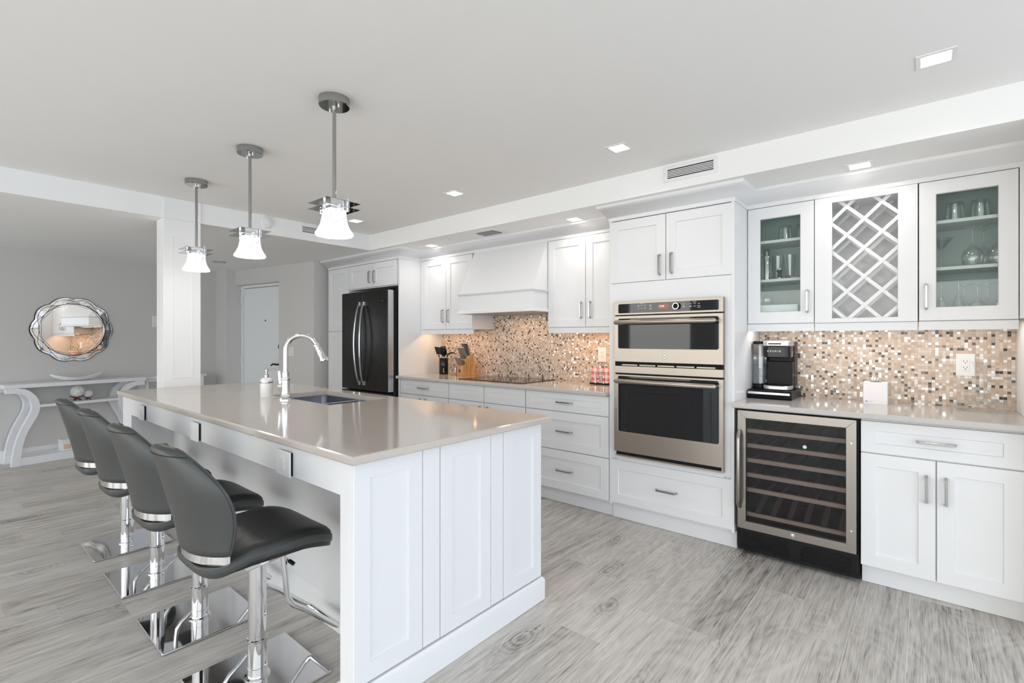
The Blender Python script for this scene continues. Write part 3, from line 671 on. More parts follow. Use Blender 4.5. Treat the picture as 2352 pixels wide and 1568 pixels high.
build('base_moulding', sweep([(-4.30, 1.17), (-1.575, 1.17)], [(-.0, .001), (.014, .001), (.014, .10), (.009, .115), (.004, .122), (.004, .134), (0, .138)]), 'cab', t)
build('base_moulding', sweep([(X0, Y1), (X0, Y0), (-4.30, Y0), (-4.30, 1.16)], pr), 'cab', t)
for k in range(4):   # doors on the cooktop side
    a = -4.28+k*.68
    d = build('door', shaker(MB().add([], []), -a-.66, -a, .15, .86, 0, .066), 'cab', t, local=True)
    d.location = Vector((0, Y1+.0195, 0))-wloc(t); d.rotation_euler = (0, 0, math.pi)
tag(build('island_worktop', slab(-4.56, -1.42, .88, 1.99, .883, CT, (-3.40, -2.64, 1.49, 1.89)), 'quartz', None, smooth=20), 'large taupe quartz slab on the island with sink cutout', 'countertop')

def plate(name, c, w, h, face, label, kind, grp=None):
    """wall plate; kind outlet, decora or switches"""
    def T(m):
        if face == '-y': return m
        return m
    x, y, z = c
    t = thing(name, c, label, 'switch plate' if kind != 'outlet' else 'wall outlet', grp)
    build('cover_plate', MB().box(x-w/2, x+w/2, y-.006, y, z-h/2, z+h/2), 'white', t, .0025)
    return t
for (x, lb) in ((-1.945, 'square white switch plate on the island apron nearest the camera'), (-2.965, 'square white switch plate in the middle of the island apron'), (-3.985, 'square white switch plate at the far end of the island apron')):
    t = thing('switch_plate', (x, Y0, .82), lb, 'switch plate', 'switch plates along the island apron')
    box1('cover_plate', (x-.057, x+.057, Y0-.016, Y0-.009, .757, .856), 'white', t, .002)
    box1('mounting_box', (x-.052, x+.052, Y0-.009, Y0-.0001, .762, .851), 'black', t, 0)
    box1('rocker', (x-.017, x+.017, Y0-.019, Y0-.016, .782, .832), 'white', t, .0015)
def outlet(x, z, lb, w=.08, h=.125):
    y = 3.742; t = thing('wall_outlet', (x, y, z), lb, 'wall outlet', 'outlets in the mosaic tile')
    box1('cover_plate', (x-w/2, x+w/2, y-.006, y, z-h/2, z+h/2), 'white', t, .002)
    box1('receptacle', (x-.017, x+.017, y-.0085, y-.006, z-.034, z+.034), 'white', t, .001)
    m = MB()
    for s in (.017, -.017):
        m.box(x-.008, x-.006, y-.0092, y-.0084, z+s, z+s+.008).box(x+.006, x+.008, y-.0092, y-.0084, z+s, z+s+.008).cyl((x, y-.0092, z+s-.006), .0025, 0, .0008, 10, 'y')
    build('slot', m, 'void', t)
outlet(-2.135, 1.16, 'white outlet in the warm mosaic beside the wall ovens')
outlet(.171, 1.152, 'white outlet in the pale mosaic behind the decanter')
# four-gang switch plate on the entry door wall
p = ew(1.22, -.001); t = thing('switch_plate', (p[0], p[1], 1.13), 'wide white four-gang switch plate beside the entry door', 'switch plate')
m = seg(1.125, 1.31, -.007, -.0002, 1.075, 1.19); build('cover_plate', m, 'white', t, .002)
for k in range(4): build('rocker', seg(1.147+k*.042, 1.175+k*.042, -.010, -.007, 1.10, 1.165), 'white', t, .001)

# sink, faucet, dispenser, button
t = thing('double_sink', (-3.02, 1.69, .68), 'stainless double-bowl undermount sink in the island', 'sink')
def bowl(x0, x1, y0, y1, zt, zb):
    R0 = lambda i, z: [(a, b, z) for a, b in roundrect(x0+i, x1-i, y0+i, y1-i, .04)]
    return MB().ring([R0(-.006, zt), R0(0, zt-.001), R0(.002, zb+.03), R0(.02, zb), R0(.02, zb-.002), R0(-.002, zb+.03), R0(-.006, zt-.003)], cap0=False, cap1=False, closed=False)
for a, b in ((-3.392, -2.965), (-2.945, -2.648)):
    m = bowl(a, b, 1.498, 1.882, .882, .70); m.add([(a+.02, 1.518, .70), (b-.02, 1.518, .70), (b-.02, 1.862, .70), (a+.02, 1.862, .70)], [(0, 1, 2, 3)])
    build('bowl', m, 'sink', t)
    build('drain', MB().lathe([(.042, .7005), (.042, .704), (.03, .7045), (.028, .702)], ((a+b)/2, 1.70, 0)), 'chrome', t)
build('divider', MB().box(-2.967, -2.943, 1.50, 1.88, .86, .882), 'sink', t, .004)

fx, fy = -3.075, 1.435
t = thing('faucet', (fx, fy, CT), 'tall chrome gooseneck faucet with pull-down spray head', 'faucet')
build('base_column', MB().lathe([(.040, 0), (.040, .006), (.030, .014), (.031, .022), (.026, .034), (.0245, .06), (.0245, .125), (.027, .13), (.027, .138), (.0205, .142), (.0205, .165), (.023, .168), (.023, .172), (.0165, .174)], (fx, fy, CT), 32), 'chrome', t, smooth=25)
# neck: leans toward +x+y (over the bowls)
q = Vector((.62, .78, 0)); q.normalize(); rad = .094
pts = [(fx, fy, CT+.17), (fx, fy, CT+.22), (fx, fy, CT+.308)]
for k in range(1, 15):
    a = math.pi - R(158)*k/14
    o = q*(rad+rad*math.cos(a)); pts.append((fx+o.x, fy+o.y, CT+.308+rad*1.04*math.sin(a)))
build('neck', MB().tube(pts, .0155, 16), 'chrome', t, smooth=60)
e = Vector(pts[-1]); dn = (Vector(pts[-1])-Vector(pts[-2])).normalized()
hp = [e+dn*s for s in (-.005, .0, .012, .014, .03, .09, .10, .112, .118)]
build('spray_head', MB().tube(hp, [.016, .0185, .0185, .0165, .019, .0215, .027, .027, .022], 20), 'chrome', t, smooth=30)
for k in range(3): build('spray_button', MB().sphere(e+dn*(.035+k*.018)+Vector((-.6, -.3, -.1)).normalized()*.019, .007, 10, 6), 'chrome', t)
sd = Vector((-.75, -.35, 0)).normalized()
b0 = Vector((fx, fy, CT+.085))+sd*.02
build('lever', MB().sphere(b0+sd*.016, .020, 14, 10).tube([b0+sd*.018, b0+sd*.022+Vector((0, 0, .05)), b0+sd*.026+Vector((0, 0, .095))], [.009, .012, .011], 12), 'chrome', t)
sx, sy = -3.335, 1.43
t = thing('soap_dispenser', (sx, sy, CT), 'white ceramic soap pump bottle with silver band beside the faucet', 'soap dispenser')
build('bottle', MB().lathe([(.036, 0), (.0375, .004), (.0375, .104), (.034, .118), (.022, .126), (.014, .128)], (sx, sy, CT), 32), 'ceramic', t, smooth=30)
build('silver_band', MB().lathe([(.0378, .092), (.0382, .094), (.0382, .100), (.0378, .102)], (sx, sy, CT), 32), 'nickel', t)
build('pump', MB().lathe([(.014, .128), (.014, .146), (.0065, .149), (.0065, .166), (.010, .168), (.010, .190), (.007, .194)], (sx, sy, CT), 20).tube([(sx, sy, CT+.181), (sx+.03, sy+.022, CT+.184), (sx+.052, sy+.038, CT+.178)], [.006, .005, .004], 10), 'nickel', t)
tag(build('air_switch', MB().lathe([(.020, 0), (.021, .003), (.018, .006), (.011, .007), (.010, .009)], (-3.215, 1.43, CT), 24), 'chrome', None), 'low round chrome air switch button between faucet and soap bottle', 'button')

# ------------------------------------------------------------------ refrigerator
t = thing('refrigerator', (-4.71, 3.4, 0), 'dark stainless french-door refrigerator between white panels', 'refrigerator')
fx0, fx1, fy = -5.150, -4.272, 3.045
box1('body', (fx0+.006, fx1-.006, 3.135, 3.72, .03, 1.79), 'slate_side', t)
def bowed(x0, x1, z0, z1, y, th=.085, bow=.012):
    n = 10; cx = (fx0+fx1)/2; hw = (fx1-fx0)/2
    top = [(x0+(x1-x0)*k/n, y+bow*((x0+(x1-x0)*k/n-cx)/hw)**2) for k in range(n+1)]
    return MB().prism(top+[(x1, y+th), (x0, y+th)], 'z', z0, z1)
mid = -4.708
for a, b in ((fx0, mid-.002), (mid+.002, fx1)):
    d = build('door', bowed(a, b, .735, 1.812, fy), 'slate', t, .004)
    if a > mid: build('door_side_trim', MB().box(fx1-.0005, fx1+.0015, fy+.018, fy+.084, .74, 1.808), 'silver', d)
    s = 1 if a < mid-.1 else -1; hx = mid-s*.040
    hp = []
    for k in range(13):
        u = k/12; hp.append((hx-s*.014*math.sin(math.pi*u), fy-.018-.060*math.sin(math.pi*u)**.6, .80+.88*u))
    build('handle', MB().tube(hp, .0115, 12), 'nickel', d)
    for z in (.79, 1.655): build('handle_mount', MB().box(hx-.013, hx+.013, fy-.024, fy+.006, z, z+.045), 'silver', d, .004)
    if s < 0:
        build('badge', MB().cyl((-4.345, fy+.002, 1.695), .014, 0, .006, 24, 'y'), 'black', d)
        text('badge_letters', 'GE', .016, (-4.345, fy+.0015, 1.695), (R(90), 0, 0), 'silver', d)
build('freezer_drawer', bowed(fx0, fx1, .10, .722, fy), 'slate', t, .004)
build('freezer_handle', MB().tube([(fx0+.08, fy-.05, .66), (fx1-.08, fy-.05, .66)], .012, 12).box(fx0+.08, fx0+.11, fy-.05, fy+.01, .65, .67).box(fx1-.11, fx1-.08, fy-.05, fy+.01, .65, .67), 'nickel', t)
box1('toe_grille', (fx0+.02, fx1-.02, 3.11, 3.135, .012, .095), 'black', t)
box1('hinge_cover', (fx1-.06, fx1-.008, 3.09, 3.16, 1.813, 1.835), 'black', t, .004)

# ------------------------------------------------------------------ wall oven
t = thing('wall_oven', (-1.316, 3.3, .474), 'stainless double wall oven with microwave on top', 'wall oven')
a0, a1, y = -1.688, -.946, 3.122
box1('oven_body', (a0+.01, a1-.01, 3.163, 3.70, .482, 1.548), 'slate_side', t)
def framed(m, x0, x1, z0, z1, hx0, hx1, hz0, hz1, y0, y1, r=.012):
    outer = [(x0, z0), (x1, z0), (x1, z1), (x0, z1)]
    h = roundrect(hx0, hx1, hz0, hz1, r, 4); n = len(h)
    # outer loop resampled to the inner one
    o = []
    for (px, pz) in h:
        cx, cz = (hx0+hx1)/2, (hz0+hz1)/2
        qx = x1 if px > hx1-r-1e-6 else (x0 if px < hx0+r+1e-6 else px); qz = z1 if pz > hz1-r-1e-6 else (z0 if pz < hz0+r+1e-6 else pz)
        o.append((qx, qz))
    # keep corners exact while spreading the others
    k = n//4; o2 = []
    for c in range(4):
        C = [(x1, z1), (x0, z1), (x0, z0), (x1, z0)][c]
        for i in range(k):
            f = i/(k-1); hx_, hz_ = h[c*k+i]
            mid_ = (k-1)/2
            if c in (0, 2): pa = (C[0], hz_); pb = (hx_, C[1])
            else: pa = (hx_, C[1]); pb = (C[0], hz_)
            if i < mid_: o2.append(pa)
            elif i > mid_: o2.append(pb)
            else: o2.append(C)
    L = [[(a, y1, b) for a, b in h], [(a, y1, b) for a, b in o2], [(a, y0, b) for a, b in o2], [(a, y0, b) for a, b in h]]
    return m.ring(L, closed=True)
def ovendoor(name, z0, z1, wz0, wz1, hz):
    d = build(name, framed(MB(), a0, a1, z0, z1, -1.657, -.972, wz0, wz1, y, 3.16), 'steel', t, .002)
    build('window', MB().box(-1.662, -.967, y+.004, y+.012, wz0-.005, wz1+.005), 'blackglass', d)
    build('door_core', MB().box(a0+.004, a1-.004, y+.013, 3.161, z0+.004, z1-.004), 'slate_side', d)
    build('handle', MB().tube([(-1.658, y-.042, hz), (-1.652, y-.046, hz), (-1.316, y-.050, hz), (-.986, y-.046, hz), (-.980, y-.042, hz)], [.012, .0165, .0165, .0165, .012], 20), 'steel', d)
    for xx in (-1.645, -.993): build('handle_post', MB().box(xx-.011, xx+.011, y-.044, y+.005, hz-.010, hz+.010), 'chrome', d, .004)
    return d
ovendoor('microwave_door', 1.137, 1.457, 1.231, 1.437, 1.411)
d = bpy.data.objects['microwave_door']
build('badge', MB().lathe([(.016, 0), (.016, -.003), (.0135, -.004), (.013, -.003)], (-1.316, y, 1.179), 28, 'y'), 'silver', d)
text('badge_letters', 'GE', .015, (-1.316, y-.0042, 1.179), (R(90), 0, 0), 'black', d)
ovendoor('oven_door', .506, 1.048, .648, 1.036, 1.005)
cp = build('control_panel', framed(MB(), a0, a1, 1.464, 1.556, -1.655, -.972, 1.477, 1.539, y, 3.16, .008), 'steel', t, .0015)
build('panel_glass', MB().box(-1.66, -.967, y+.002, y+.03, 1.470, 1.545), 'blackglass', cp)
build('display', MB().box(-1.362, -1.288, y+.0008, y+.0018, 1.494, 1.526), 'lcd', cp)
text('display_digits', '12:20', .016, (-1.338, y+.0005, 1.514), (R(90), 0, 0), 'lcdtext', cp)
build('dial', MB().lathe([(.021, 0), (.021, -.016), (.018, -.018)], (-1.236, y+.002, 1.510), 28, 'y'), 'black', cp)
build('dial_ring', MB().ring([[(-1.236+r_*math.cos(2*math.pi*k/32), yy, 1.510+r_*math.sin(2*math.pi*k/32)) for k in range(32)] for r_, yy in ((.021, y-.014), (.021, y-.0195), (.017, y-.0195), (.017, y-.014))], closed=True), 'chrome', cp)
m = MB()
for (cx, zz, w) in ((-1.478, 1.537, .022), (-1.503, 1.524, .012), (-1.480, 1.524, .015), (-1.455, 1.524, .017), (-1.503, 1.520, .012), (-1.416, 1.524, .014), (-1.416, 1.520, .014), (-1.503, 1.504, .012), (-1.480, 1.506, .014), (-1.455, 1.507, .012), (-1.455, 1.502, .006), (-1.416, 1.506, .016), (-1.416, 1.497, .022),
                    (-1.190, 1.522, .013), (-1.190, 1.508, .014), (-1.190, 1.503, .014), (-1.146, 1.522, .013), (-1.120, 1.522, .013), (-1.093, 1.522, .013), (-1.120, 1.532, .024), (-1.146, 1.508, .012), (-1.146, 1.503, .010), (-1.120, 1.506, .014), (-1.093, 1.507, .018), (-1.093, 1.497, .019)):
    m.box(cx-w/2, cx+w/2, y+.0012, y+.0022, zz-.0014, zz+.0014)
build('key_print', m, 'print', cp)
vs_ = build('vent_strip', MB().box(a0, a1, y, 3.16, 1.058, 1.108), 'steel', t, .002)
m = MB().box(a0+.004, a1-.004, y+.010, 3.16, 1.108, 1.137).box(a0+.004, a1-.004, y+.010, 3.16, 1.457, 1.464).box(a0+.004, a1-.004, y+.01, 3.16, 1.050, 1.058)
build('gap_shadow_strip', m, 'void', t)
m = MB()
for k in range(5): m.box(a0+.06+k*.13, a0+.175+k*.13, y+.004, y+.02, 1.112, 1.120)
build('vent_slot', m, 'steel', t)
m = MB().box(a0+.008, a1, y+.006, 3.16, .474, .484).box(a1-.012, a1, y+.006, 3.16, .484, .506)
build('bottom_trim', m, 'steel', t, .001); build('bottom_vent', MB().box(a0+.01, a1-.012, y+.016, 3.16, .484, .505), 'void', t)

# ------------------------------------------------------------------ wine cooler
t = thing('wine_cooler', (-.572, 3.45, 0), 'black under-counter wine cooler with steel-framed smoked glass door', 'wine cooler')
wx0, wx1 = -.876, -.268
m = MB().box(wx0, wx0+.02, 3.185, 3.72, .02, .876).box(wx1-.02, wx1, 3.185, 3.72, .02, .876).box(wx0+.02, wx1-.02, 3.70, 3.72, .02, .876).box(wx0+.02, wx1-.02, 3.185, 3.70, .846, .876).box(wx0+.02, wx1-.02, 3.185, 3.70, .02, .19)
build('cabinet_shell', m, 'black', t)
d = thing('door', (-.572, 3.16, .16), None, None); d.parent = t; d.location = Vector((-.572, 3.16, .16))-wloc(t)
del_ = [k for k in d.keys()]
fz0, fz1, f = .161, .869, .046
dx0, dx1 = -.869, -.278
def trap(p): return p
def quadbar(o0, o1, i1, i0): return MB().ring([[(p[0], 3.142, p[1]) for p in (o0, o1, i1, i0)], [(p[0], 3.182, p[1]) for p in (o0, o1, i1, i0)]])
O = [(dx0, fz0), (dx1, fz0), (dx1, fz1), (dx0, fz1)]; I = [(dx0+f, fz0+f), (dx1-f, fz0+f), (dx1-f, fz1-f), (dx0+f, fz1-f)]
for k in range(4): build('door_rail', quadbar(O[k], O[(k+1) % 4], I[(k+1) % 4], I[k]), 'steel2', d, .0012)
build('glass_pane', MB().box(dx0+f-.004, dx1-f+.004, 3.150, 3.154, fz0+f-.004, fz1-f+.004), 'wineglass', d)
m = MB().tube([(-.855, 3.135, .745), (-.855, 3.105, .715), (-.855, 3.100, .70), (-.855, 3.100, .34), (-.855, 3.105, .32), (-.855, 3.135, .288)], .012, 12, flat=.8)
build('handle', m, 'steel2', d, smooth=50)
build('lock', MB().lathe([(.010, 0), (.010, -.004), (.006, -.005)], (-.575, 3.142, .184), 20, 'y'), 'chrome', d)
m = MB()
for z in (.28, .745): m.cyl((-.300, 3.142, z), .005, -.003, 0, 14, 'y')
build('screw', m, 'chrome', d)
for z in (.742, .652, .563, .474, .384):
    s_ = build('wine_shelf', MB().box(-.838, -.306, 3.195, 3.215, z-.012, z+.012), 'shelfwood', t, .002)
    m = MB()
    for k in range(7): xx = -.82+k*.083; m.box(xx, xx+.012, 3.215, 3.64, z-.006, z+.004)
    build('rack_rail', m, 'rackwood', s_)
s_ = build('wine_shelf', MB().box(-.838, -.306, 3.195, 3.215, .226, .248), 'shelfwood', t, .002)
for k in range(6):
    xx = -.79+k*.085
    build('slat', MB().prism([(3.22, .25), (3.24, .25), (3.44, .32), (3.44, .31)], 'x', xx, xx+.028), 'rackwood', s_)
box1('interior_light_bar', (-.65, -.50, 3.20, 3.23, .835, .845), 'silver', t)
build('maker_badge', MB().cyl((-.516, 3.1495, .693), .010, -.0006, 0, 20, 'y'), 'silver', t)
box1('bottom_grille', (wx0+.004, wx1-.004, 3.172, 3.185, .024, .155), 'gloss_black', t, .002)
m = MB()
for k in range(7): z = .045+k*.013; m.box(wx0+.03, -.60, 3.1695, 3.1725, z, z+.005).box(-.54, wx1-.03, 3.1695, 3.1725, z, z+.005)
build('grille_louvre', m, 'black', t)

# ------------------------------------------------------------------ cooktop and counter things
t = thing('cooktop', (-3.0, 3.46, CT), 'black glass cooktop set in the worktop under the hood', 'cooktop')
box1('glass_top', (-3.40, -2.62, 3.235, 3.725, CT+.0002, CT+.006), 'gloss_black', t, .002)
for (cx, cy, r) in ((-3.2, 3.36, .09), (-3.2, 3.60, .075), (-2.82, 3.36, .075), (-2.82, 3.60, .10)):
    L = [[(cx+q*math.cos(2*math.pi*k/40), cy+q*math.sin(2*math.pi*k/40), CT+z) for k in range(40)] for q, z in ((r, .0060), (r, .0064), (r-.0015, .0064), (r-.0015, .0060))]
    build('burner_ring', MB().ring(L, closed=True), 'greymetal', t)
# utensil crock and utensils
ux, uy = -3.985, 3.575
t = thing('utensil_crock', (ux, uy, CT), 'tall black cylindrical utensil crock next to the knife block', 'utensil crock')
build('crock', MB().lathe([(.046, 0), (.049, .004), (.049, .172), (.047, .175), (.044, .172), (.044, .02)], (ux, uy, CT), 36), 'gloss_black', t)
m = MB()
for k, (a, z, w, h) in enumerate(((-.9, .028, .006, .016), (-.75, .040, .010, .010), (-.6, .048, .006, .018), (-.5, .03, .012, .006), (-.8, .022, .02, .003), (-.6, .020, .02, .003))):
    aa = R(-45)+a*.25+.2; px, py = ux+.0494*math.cos(aa), uy+.0494*math.sin(aa)
    m.box(px-w/2, px+w/2, py-.0006, py+.0006, CT+z, CT+z+h)
build('pale_emblem', m, 'print', t)
def utensil(kind, dx, dy, tilt, label, hl=.17, name='kitchen_utensil'):
    b = Vector((ux+dx*.5, uy+dy*.5, CT+.03)); d_ = Vector((dx*tilt, dy*tilt, 1)).normalized()
    t = thing(name, tuple(b), label, 'kitchen utensil', 'black utensils in the crock')
    top = b+d_*hl
    build('pale_handle', MB().tube([b, top], .006, 10), 'white', t)
    neck = top+d_*.035
    m = MB().tube([top, neck], [.007, .005], 8)
    r_ = Vector((.76, .65, 0))
    if kind == 'spatula':
        c = neck; n_ = d_.cross(r_).normalized()*.003
        P = [c-r_*.022, c+r_*.022, c+d_*.075+r_*.038, c+d_*.085-r_*.03]
        m.ring([[p-n_ for p in P], [p+n_ for p in P]])
    elif kind == 'ladle': m.sphere(neck+d_*.030, .050, 18, 10, (1, .7, 1))
    elif kind == 'spoon': m.sphere(neck+d_*.020, .040, 16, 8, (1.1, .35, 1))
    else:
        m.tube([neck, neck+d_*.015+r_*.03, neck+d_*.02+r_*.075], [.014, .026, .012], 10, flat=.4)
    build('dark_head', m, 'black', t)
utensil('spatula', -.04, -.01, 6, 'black slotted spatula leaning left in the crock', .155, 'spatula')
utensil('ladle', .004, -.02, 2, 'round black ladle standing upright in the crock', .16, 'ladle')
utensil('spoon', -.022, .028, 2, 'black serving spoon behind the ladle in the crock', .15, 'serving_spoon')
utensil('turner', .035, .02, 3, 'black angled turner leaning right in the crock', .15, 'turner')
# salt shaker on board
t = thing('salt_shaker', (-3.825, 3.60, CT+.014), 'glass salt shaker with steel cap standing on a little wooden board', 'shaker')
build('glass_body', MB().lathe([(.016, 0), (.017, .003), (.014, .05)], (-3.825, 3.60, CT+.014), 20), 'silver', t)
build('cap', MB().lathe([(.015, .05), (.015, .066), (.010, .074)], (-3.825, 3.60, CT+.014), 20), 'nickel', t)
tag(box1('serving_board', (-3.875, -3.775, 3.55, 3.65, CT, CT+.013), 'bamboo', None, .004), 'small wooden board under the salt shaker', 'board')
# knife block
kb = Vector((-3.645, 3.49, CT)); t = thing('knife_block', tuple(kb), 'slanted bamboo knife block on the worktop left of the cooktop', 'knife block')
ang = R(-14)
def kbx(m): return m.xf(Matrix.Rotation(ang, 4, 'Z') @ Matrix.Scale(1.1, 4))
body = [(0, 0), (.175, 0), (.155, .035), (.105, .215), (.022, .150), (.030, .105), (0, .100)]
build('block', kbx(MB().prism(body, 'x', -.058, .058)), 'bamboo', t, .003, local=True)
build('maker_mark', kbx(MB().box(-.022, .010, -.0015, 0, .035, .062)), 'slate_side', t, local=True)
def knife(x, y, z, L, w, dy, lab, nm='knife', steel='steel2'):
    t2 = thing(nm, tuple(kb), lab, 'knife', 'knives in the bamboo block')
    d_ = Vector((0, dy, 1)).normalized(); p = Vector((x, y, z))
    pts = [p-d_*.02, p+d_*L*.3+Vector((0, .003, 0)), p+d_*L*.7+Vector((0, .002, 0)), p+d_*L+Vector((0, -.004, 0))]
    build('knife_handle', kbx(MB().tube(pts, [w*.8, w, w, w*1.15], 8, flat=1.3)), steel, t2, local=True)
    build('end_cap', kbx(MB().tube([pts[-1], pts[-1]+d_*.006], [w*1.2, w*1.05], 8, flat=1.3)), 'chrome', t2, local=True)
for k in range(6): knife(-.046+k*.0175, .012, .098, .088, .0062, -.55, 'slim steel steak knife in the front row of the knife block', 'steak_knife')
for k in range(5): knife(-.046+k*.022, .040, .165, .105, .0085, -.30, 'steel-handled knife in the middle row of the knife block')
for k in range(4): knife(-.040+k*.027, .078, .198, .110, .0095, -.26, 'large steel-handled knife in the back row of the knife block', 'large_knife')
# napkin holder
nx, ny = -2.075, 3.62
t = thing('napkin_holder', (nx, ny, CT), 'scrolled wire napkin holder in front of the outlet', 'napkin holder')
m = MB().tube([(nx-.095, ny-.03, CT+.008), (nx+.095, ny-.03, CT+.008), (nx+.095, ny+.03, CT+.008), (nx-.095, ny+.03, CT+.008), (nx-.095, ny-.03, CT+.008)], .005, 8)
for k in range(8): xx = nx-.08+k*.023; m.tube([(xx, ny-.03, CT+.010), (xx, ny+.03, CT+.010)], .003, 6)
for sx in (-.09, .09):
    for s in (-.03, .03): m.sphere((nx+sx, ny+s, CT+.0065), .0065, 10, 6)
build('base_rack', m, 'black', t)
yy = ny-.033
m = MB().tube([(nx-.038, yy, CT+.01)]+[(nx-.038*math.cos(math.pi*k/10), yy, CT+.072+.036*math.sin(math.pi*k/10)) for k in range(11)]+[(nx+.038, yy, CT+.01)], .0028, 8)
for s in (1, -1):
    m.tube([(nx+s*.03*math.cos(k*.9)*(1-k*.1), yy, CT+.06+s*.02+.03*math.sin(k*.9)*(1-k*.1)) for k in range(9)], .0025, 6)
    m.tube([(nx-.035, yy, CT+.02+(.05 if s > 0 else 0)), (nx, yy, CT+.045+(.02 if s > 0 else 0)), (nx+.035, yy, CT+.03+(.045 if s > 0 else 0))], .0025, 6)
build('scroll_front', m, 'chrome', t)
build('loop_handle', MB().tube([(nx-.05+.10*k/10, ny+.0, CT+.142+.028*math.sin(math.pi*k/10)) for k in range(11)], .0028, 8).tube([(nx-.05, ny, CT+.142), (nx-.05, ny+.032, CT+.012)], .0025, 6).tube([(nx+.05, ny, CT+.142), (nx+.05, ny+.032, CT+.012)], .0025, 6), 'chrome', t)
tag(build('napkin_stack', MB().prism(roundrect(-.088, .088, 0, .128, .02, 4), 'y', -.022, .022).xf(Matrix.Translation((nx, ny, CT+.0135))), 'gingham', None, .002), 'stack of red and white gingham napkins in the wire holder', 'napkins')

# coffee maker
t = thing('coffee_maker', (-.745, 3.60, CT+.058), 'black single-serve coffee maker with clear side reservoir', 'coffee maker')
def rr(x0, x1, y0, y1, r, z0, z1): return MB().prism(roundrect(x0, x1, y0, y1, r, 6), 'z', z0, z1)
zb = CT+.058
build('body', rr(-.812, -.650, 3.60, 3.725, .02, zb, 1.278).box(-.800, -.652, 3.56, 3.61, zb+.02, 1.15), 'black', t, .003)
build('brew_head', rr(-.812, -.652, 3.485, 3.62, .035, 1.178, 1.250), 'gloss_black', t, .004)
build('lid', rr(-.814, -.650, 3.480, 3.64, .035, 1.250, 1.284), 'silver', t, .005)
build('lid_grip', MB().box(-.775, -.700, 3.474, 3.49, 1.262, 1.270), 'slate_side', t, .003)
build('drip_tray', rr(-.812, -.650, 3.470, 3.62, .045, zb, zb+.026), 'silver', t, .004)
build('drip_plate', rr(-.802, -.660, 3.482, 3.60, .04, zb+.026, zb+.029), 'black', t)
text('logo_letters', 'K E U R I G', .0165, (-.742, 3.4842, 1.218), (R(90), 0, 0), 'white', t, .0012, bold=.0002)
build('reservoir', rr(-.880, -.816, 3.53, 3.70, .02, zb+.03, 1.262), 'glass', t)
build('reservoir_water', rr(-.876, -.820, 3.535, 3.695, .018, zb+.032, 1.13), glassy('water', (.86, .89, .90), extra=.03), t)
build('reservoir_lid', rr(-.882, -.815, 3.53, 3.70, .02, 1.262, 1.282), 'black', t, .003)
build('reservoir_base', rr(-.880, -.815, 3.53, 3.70, .02, zb, zb+.029), 'black', t)
build('filter_stick', MB().box(-.862, -.834, 3.60, 3.61, 1.10, 1.25), 'white', t, .002)
t = thing('pod_drawer', (-.765, 3.58, CT), 'black coffee pod drawer with silver strip under the coffee maker', 'drawer')
build('case', MB().prism([(3.425, CT+.001), (3.735, CT+.001), (3.735, CT+.056), (3.44, CT+.056), (3.418, CT+.046)], 'x', -.888, -.632), 'black', t, .004)
build('silver_strip', MB().box(-.882, -.640, 3.4155, 3.42, CT+.030, CT+.045), 'silver', t, .001)
# tissue box
tx, ty = -.226, 3.625
t = thing('tissue_box', (tx, ty, CT), 'white cube tissue box with a tissue sticking out', 'tissue box')
build('carton', MB().box(tx-.057, tx+.057, ty-.055, ty+.055, CT, CT+.128), 'paper', t, .0015)
build('slot', MB().lathe([(.03, 0), (.03, .0006)], (tx, ty, CT+.1285), 24), 'black', t)
m = MB()
for k in range(3): m.tube([(tx-.012+.008*k, ty, CT+.129), (tx-.018+.012*k, ty-.004, CT+.145), (tx-.014+.013*k, ty+.004, CT+.160-.006*k)], [.006, .013, .004], 7, flat=.5)
build('tissue', m, 'paper', t, smooth=70)
build('blue_logo', MB().prism([(tx-.050, CT+.012), (tx-.034, CT+.012), (tx-.036, CT+.017), (tx-.044, CT+.019)], 'y', ty-.0558, ty-.055), 'blue', t)
build('small_print', MB().box(tx-.030, tx-.010, ty-.0556, ty-.055, CT+.016, CT+.0175).box(tx-.030, tx-.014, ty-.0556, ty-.055, CT+.011, CT+.0125), 'grey_print', t)
# decanter
tag(build('wine_decanter', MB().lathe([(.06, .002), (.10, .006), (.112, .022), (.095, .040), (.05, .058), (.026, .085), (.018, .13), (.018, .18), (.024, .23), (.036, .262), (.033, .262), (.022, .23), (.016, .18), (.016, .13), (.023, .087), (.048, .062), (.092, .043), (.108, .022), (.09, .010), (.05, .006)], (.222, 3.60, CT+.001), 48), 'decanter', None, smooth=60), 'wide-based clear glass wine decanter by the right-hand outlet', 'decanter')

# ------------------------------------------------------------------ glassware behind the cabinet doors
def goblet(r, bh, stem, foot, up=True):
    """stem glass, local z from 0; up=False stands on its rim"""
    H = stem+bh
    pr = [(foot, 0), (foot, .002), (.008, .006), (.0035, .02), (.0035, stem-.012), (.012, stem), (r*.8, stem+bh*.25), (r, stem+bh*.5), (r*.93, stem+bh*.8), (r*.8, H), (r*.78, H), (r*.9, stem+bh*.8), (r*.96, stem+bh*.5), (r*.76, stem+bh*.27), (.006, stem+.006)]
    if not up: pr = [(a, H-b) for a, b in pr][::-1]
    return pr
def glassware(name, prof, spots, label_f, cat, grp, mtl='glass'):
    base_m = None
    for k, (x, y, z) in enumerate(spots):
        if base_m is None: o = build(name, MB().lathe(prof, n=28), mtl, None, smooth=70, local=True); base_m = o
        else: o = base_m.copy(); COL.objects.link(o)
        o.location = (x, y, z+.0005); tag(o, label_f if isinstance(label_f, str) else label_f[k], cat, grp)
S0, S1, S2 = 1.411, 1.681, 1.930
tumb = lambda r, h: [(r*.82, 0), (r*.84, .004), (r, h*.9), (r*1.02, h), (r*.96, h), (r*.93, h*.88), (r*.78, .012)]
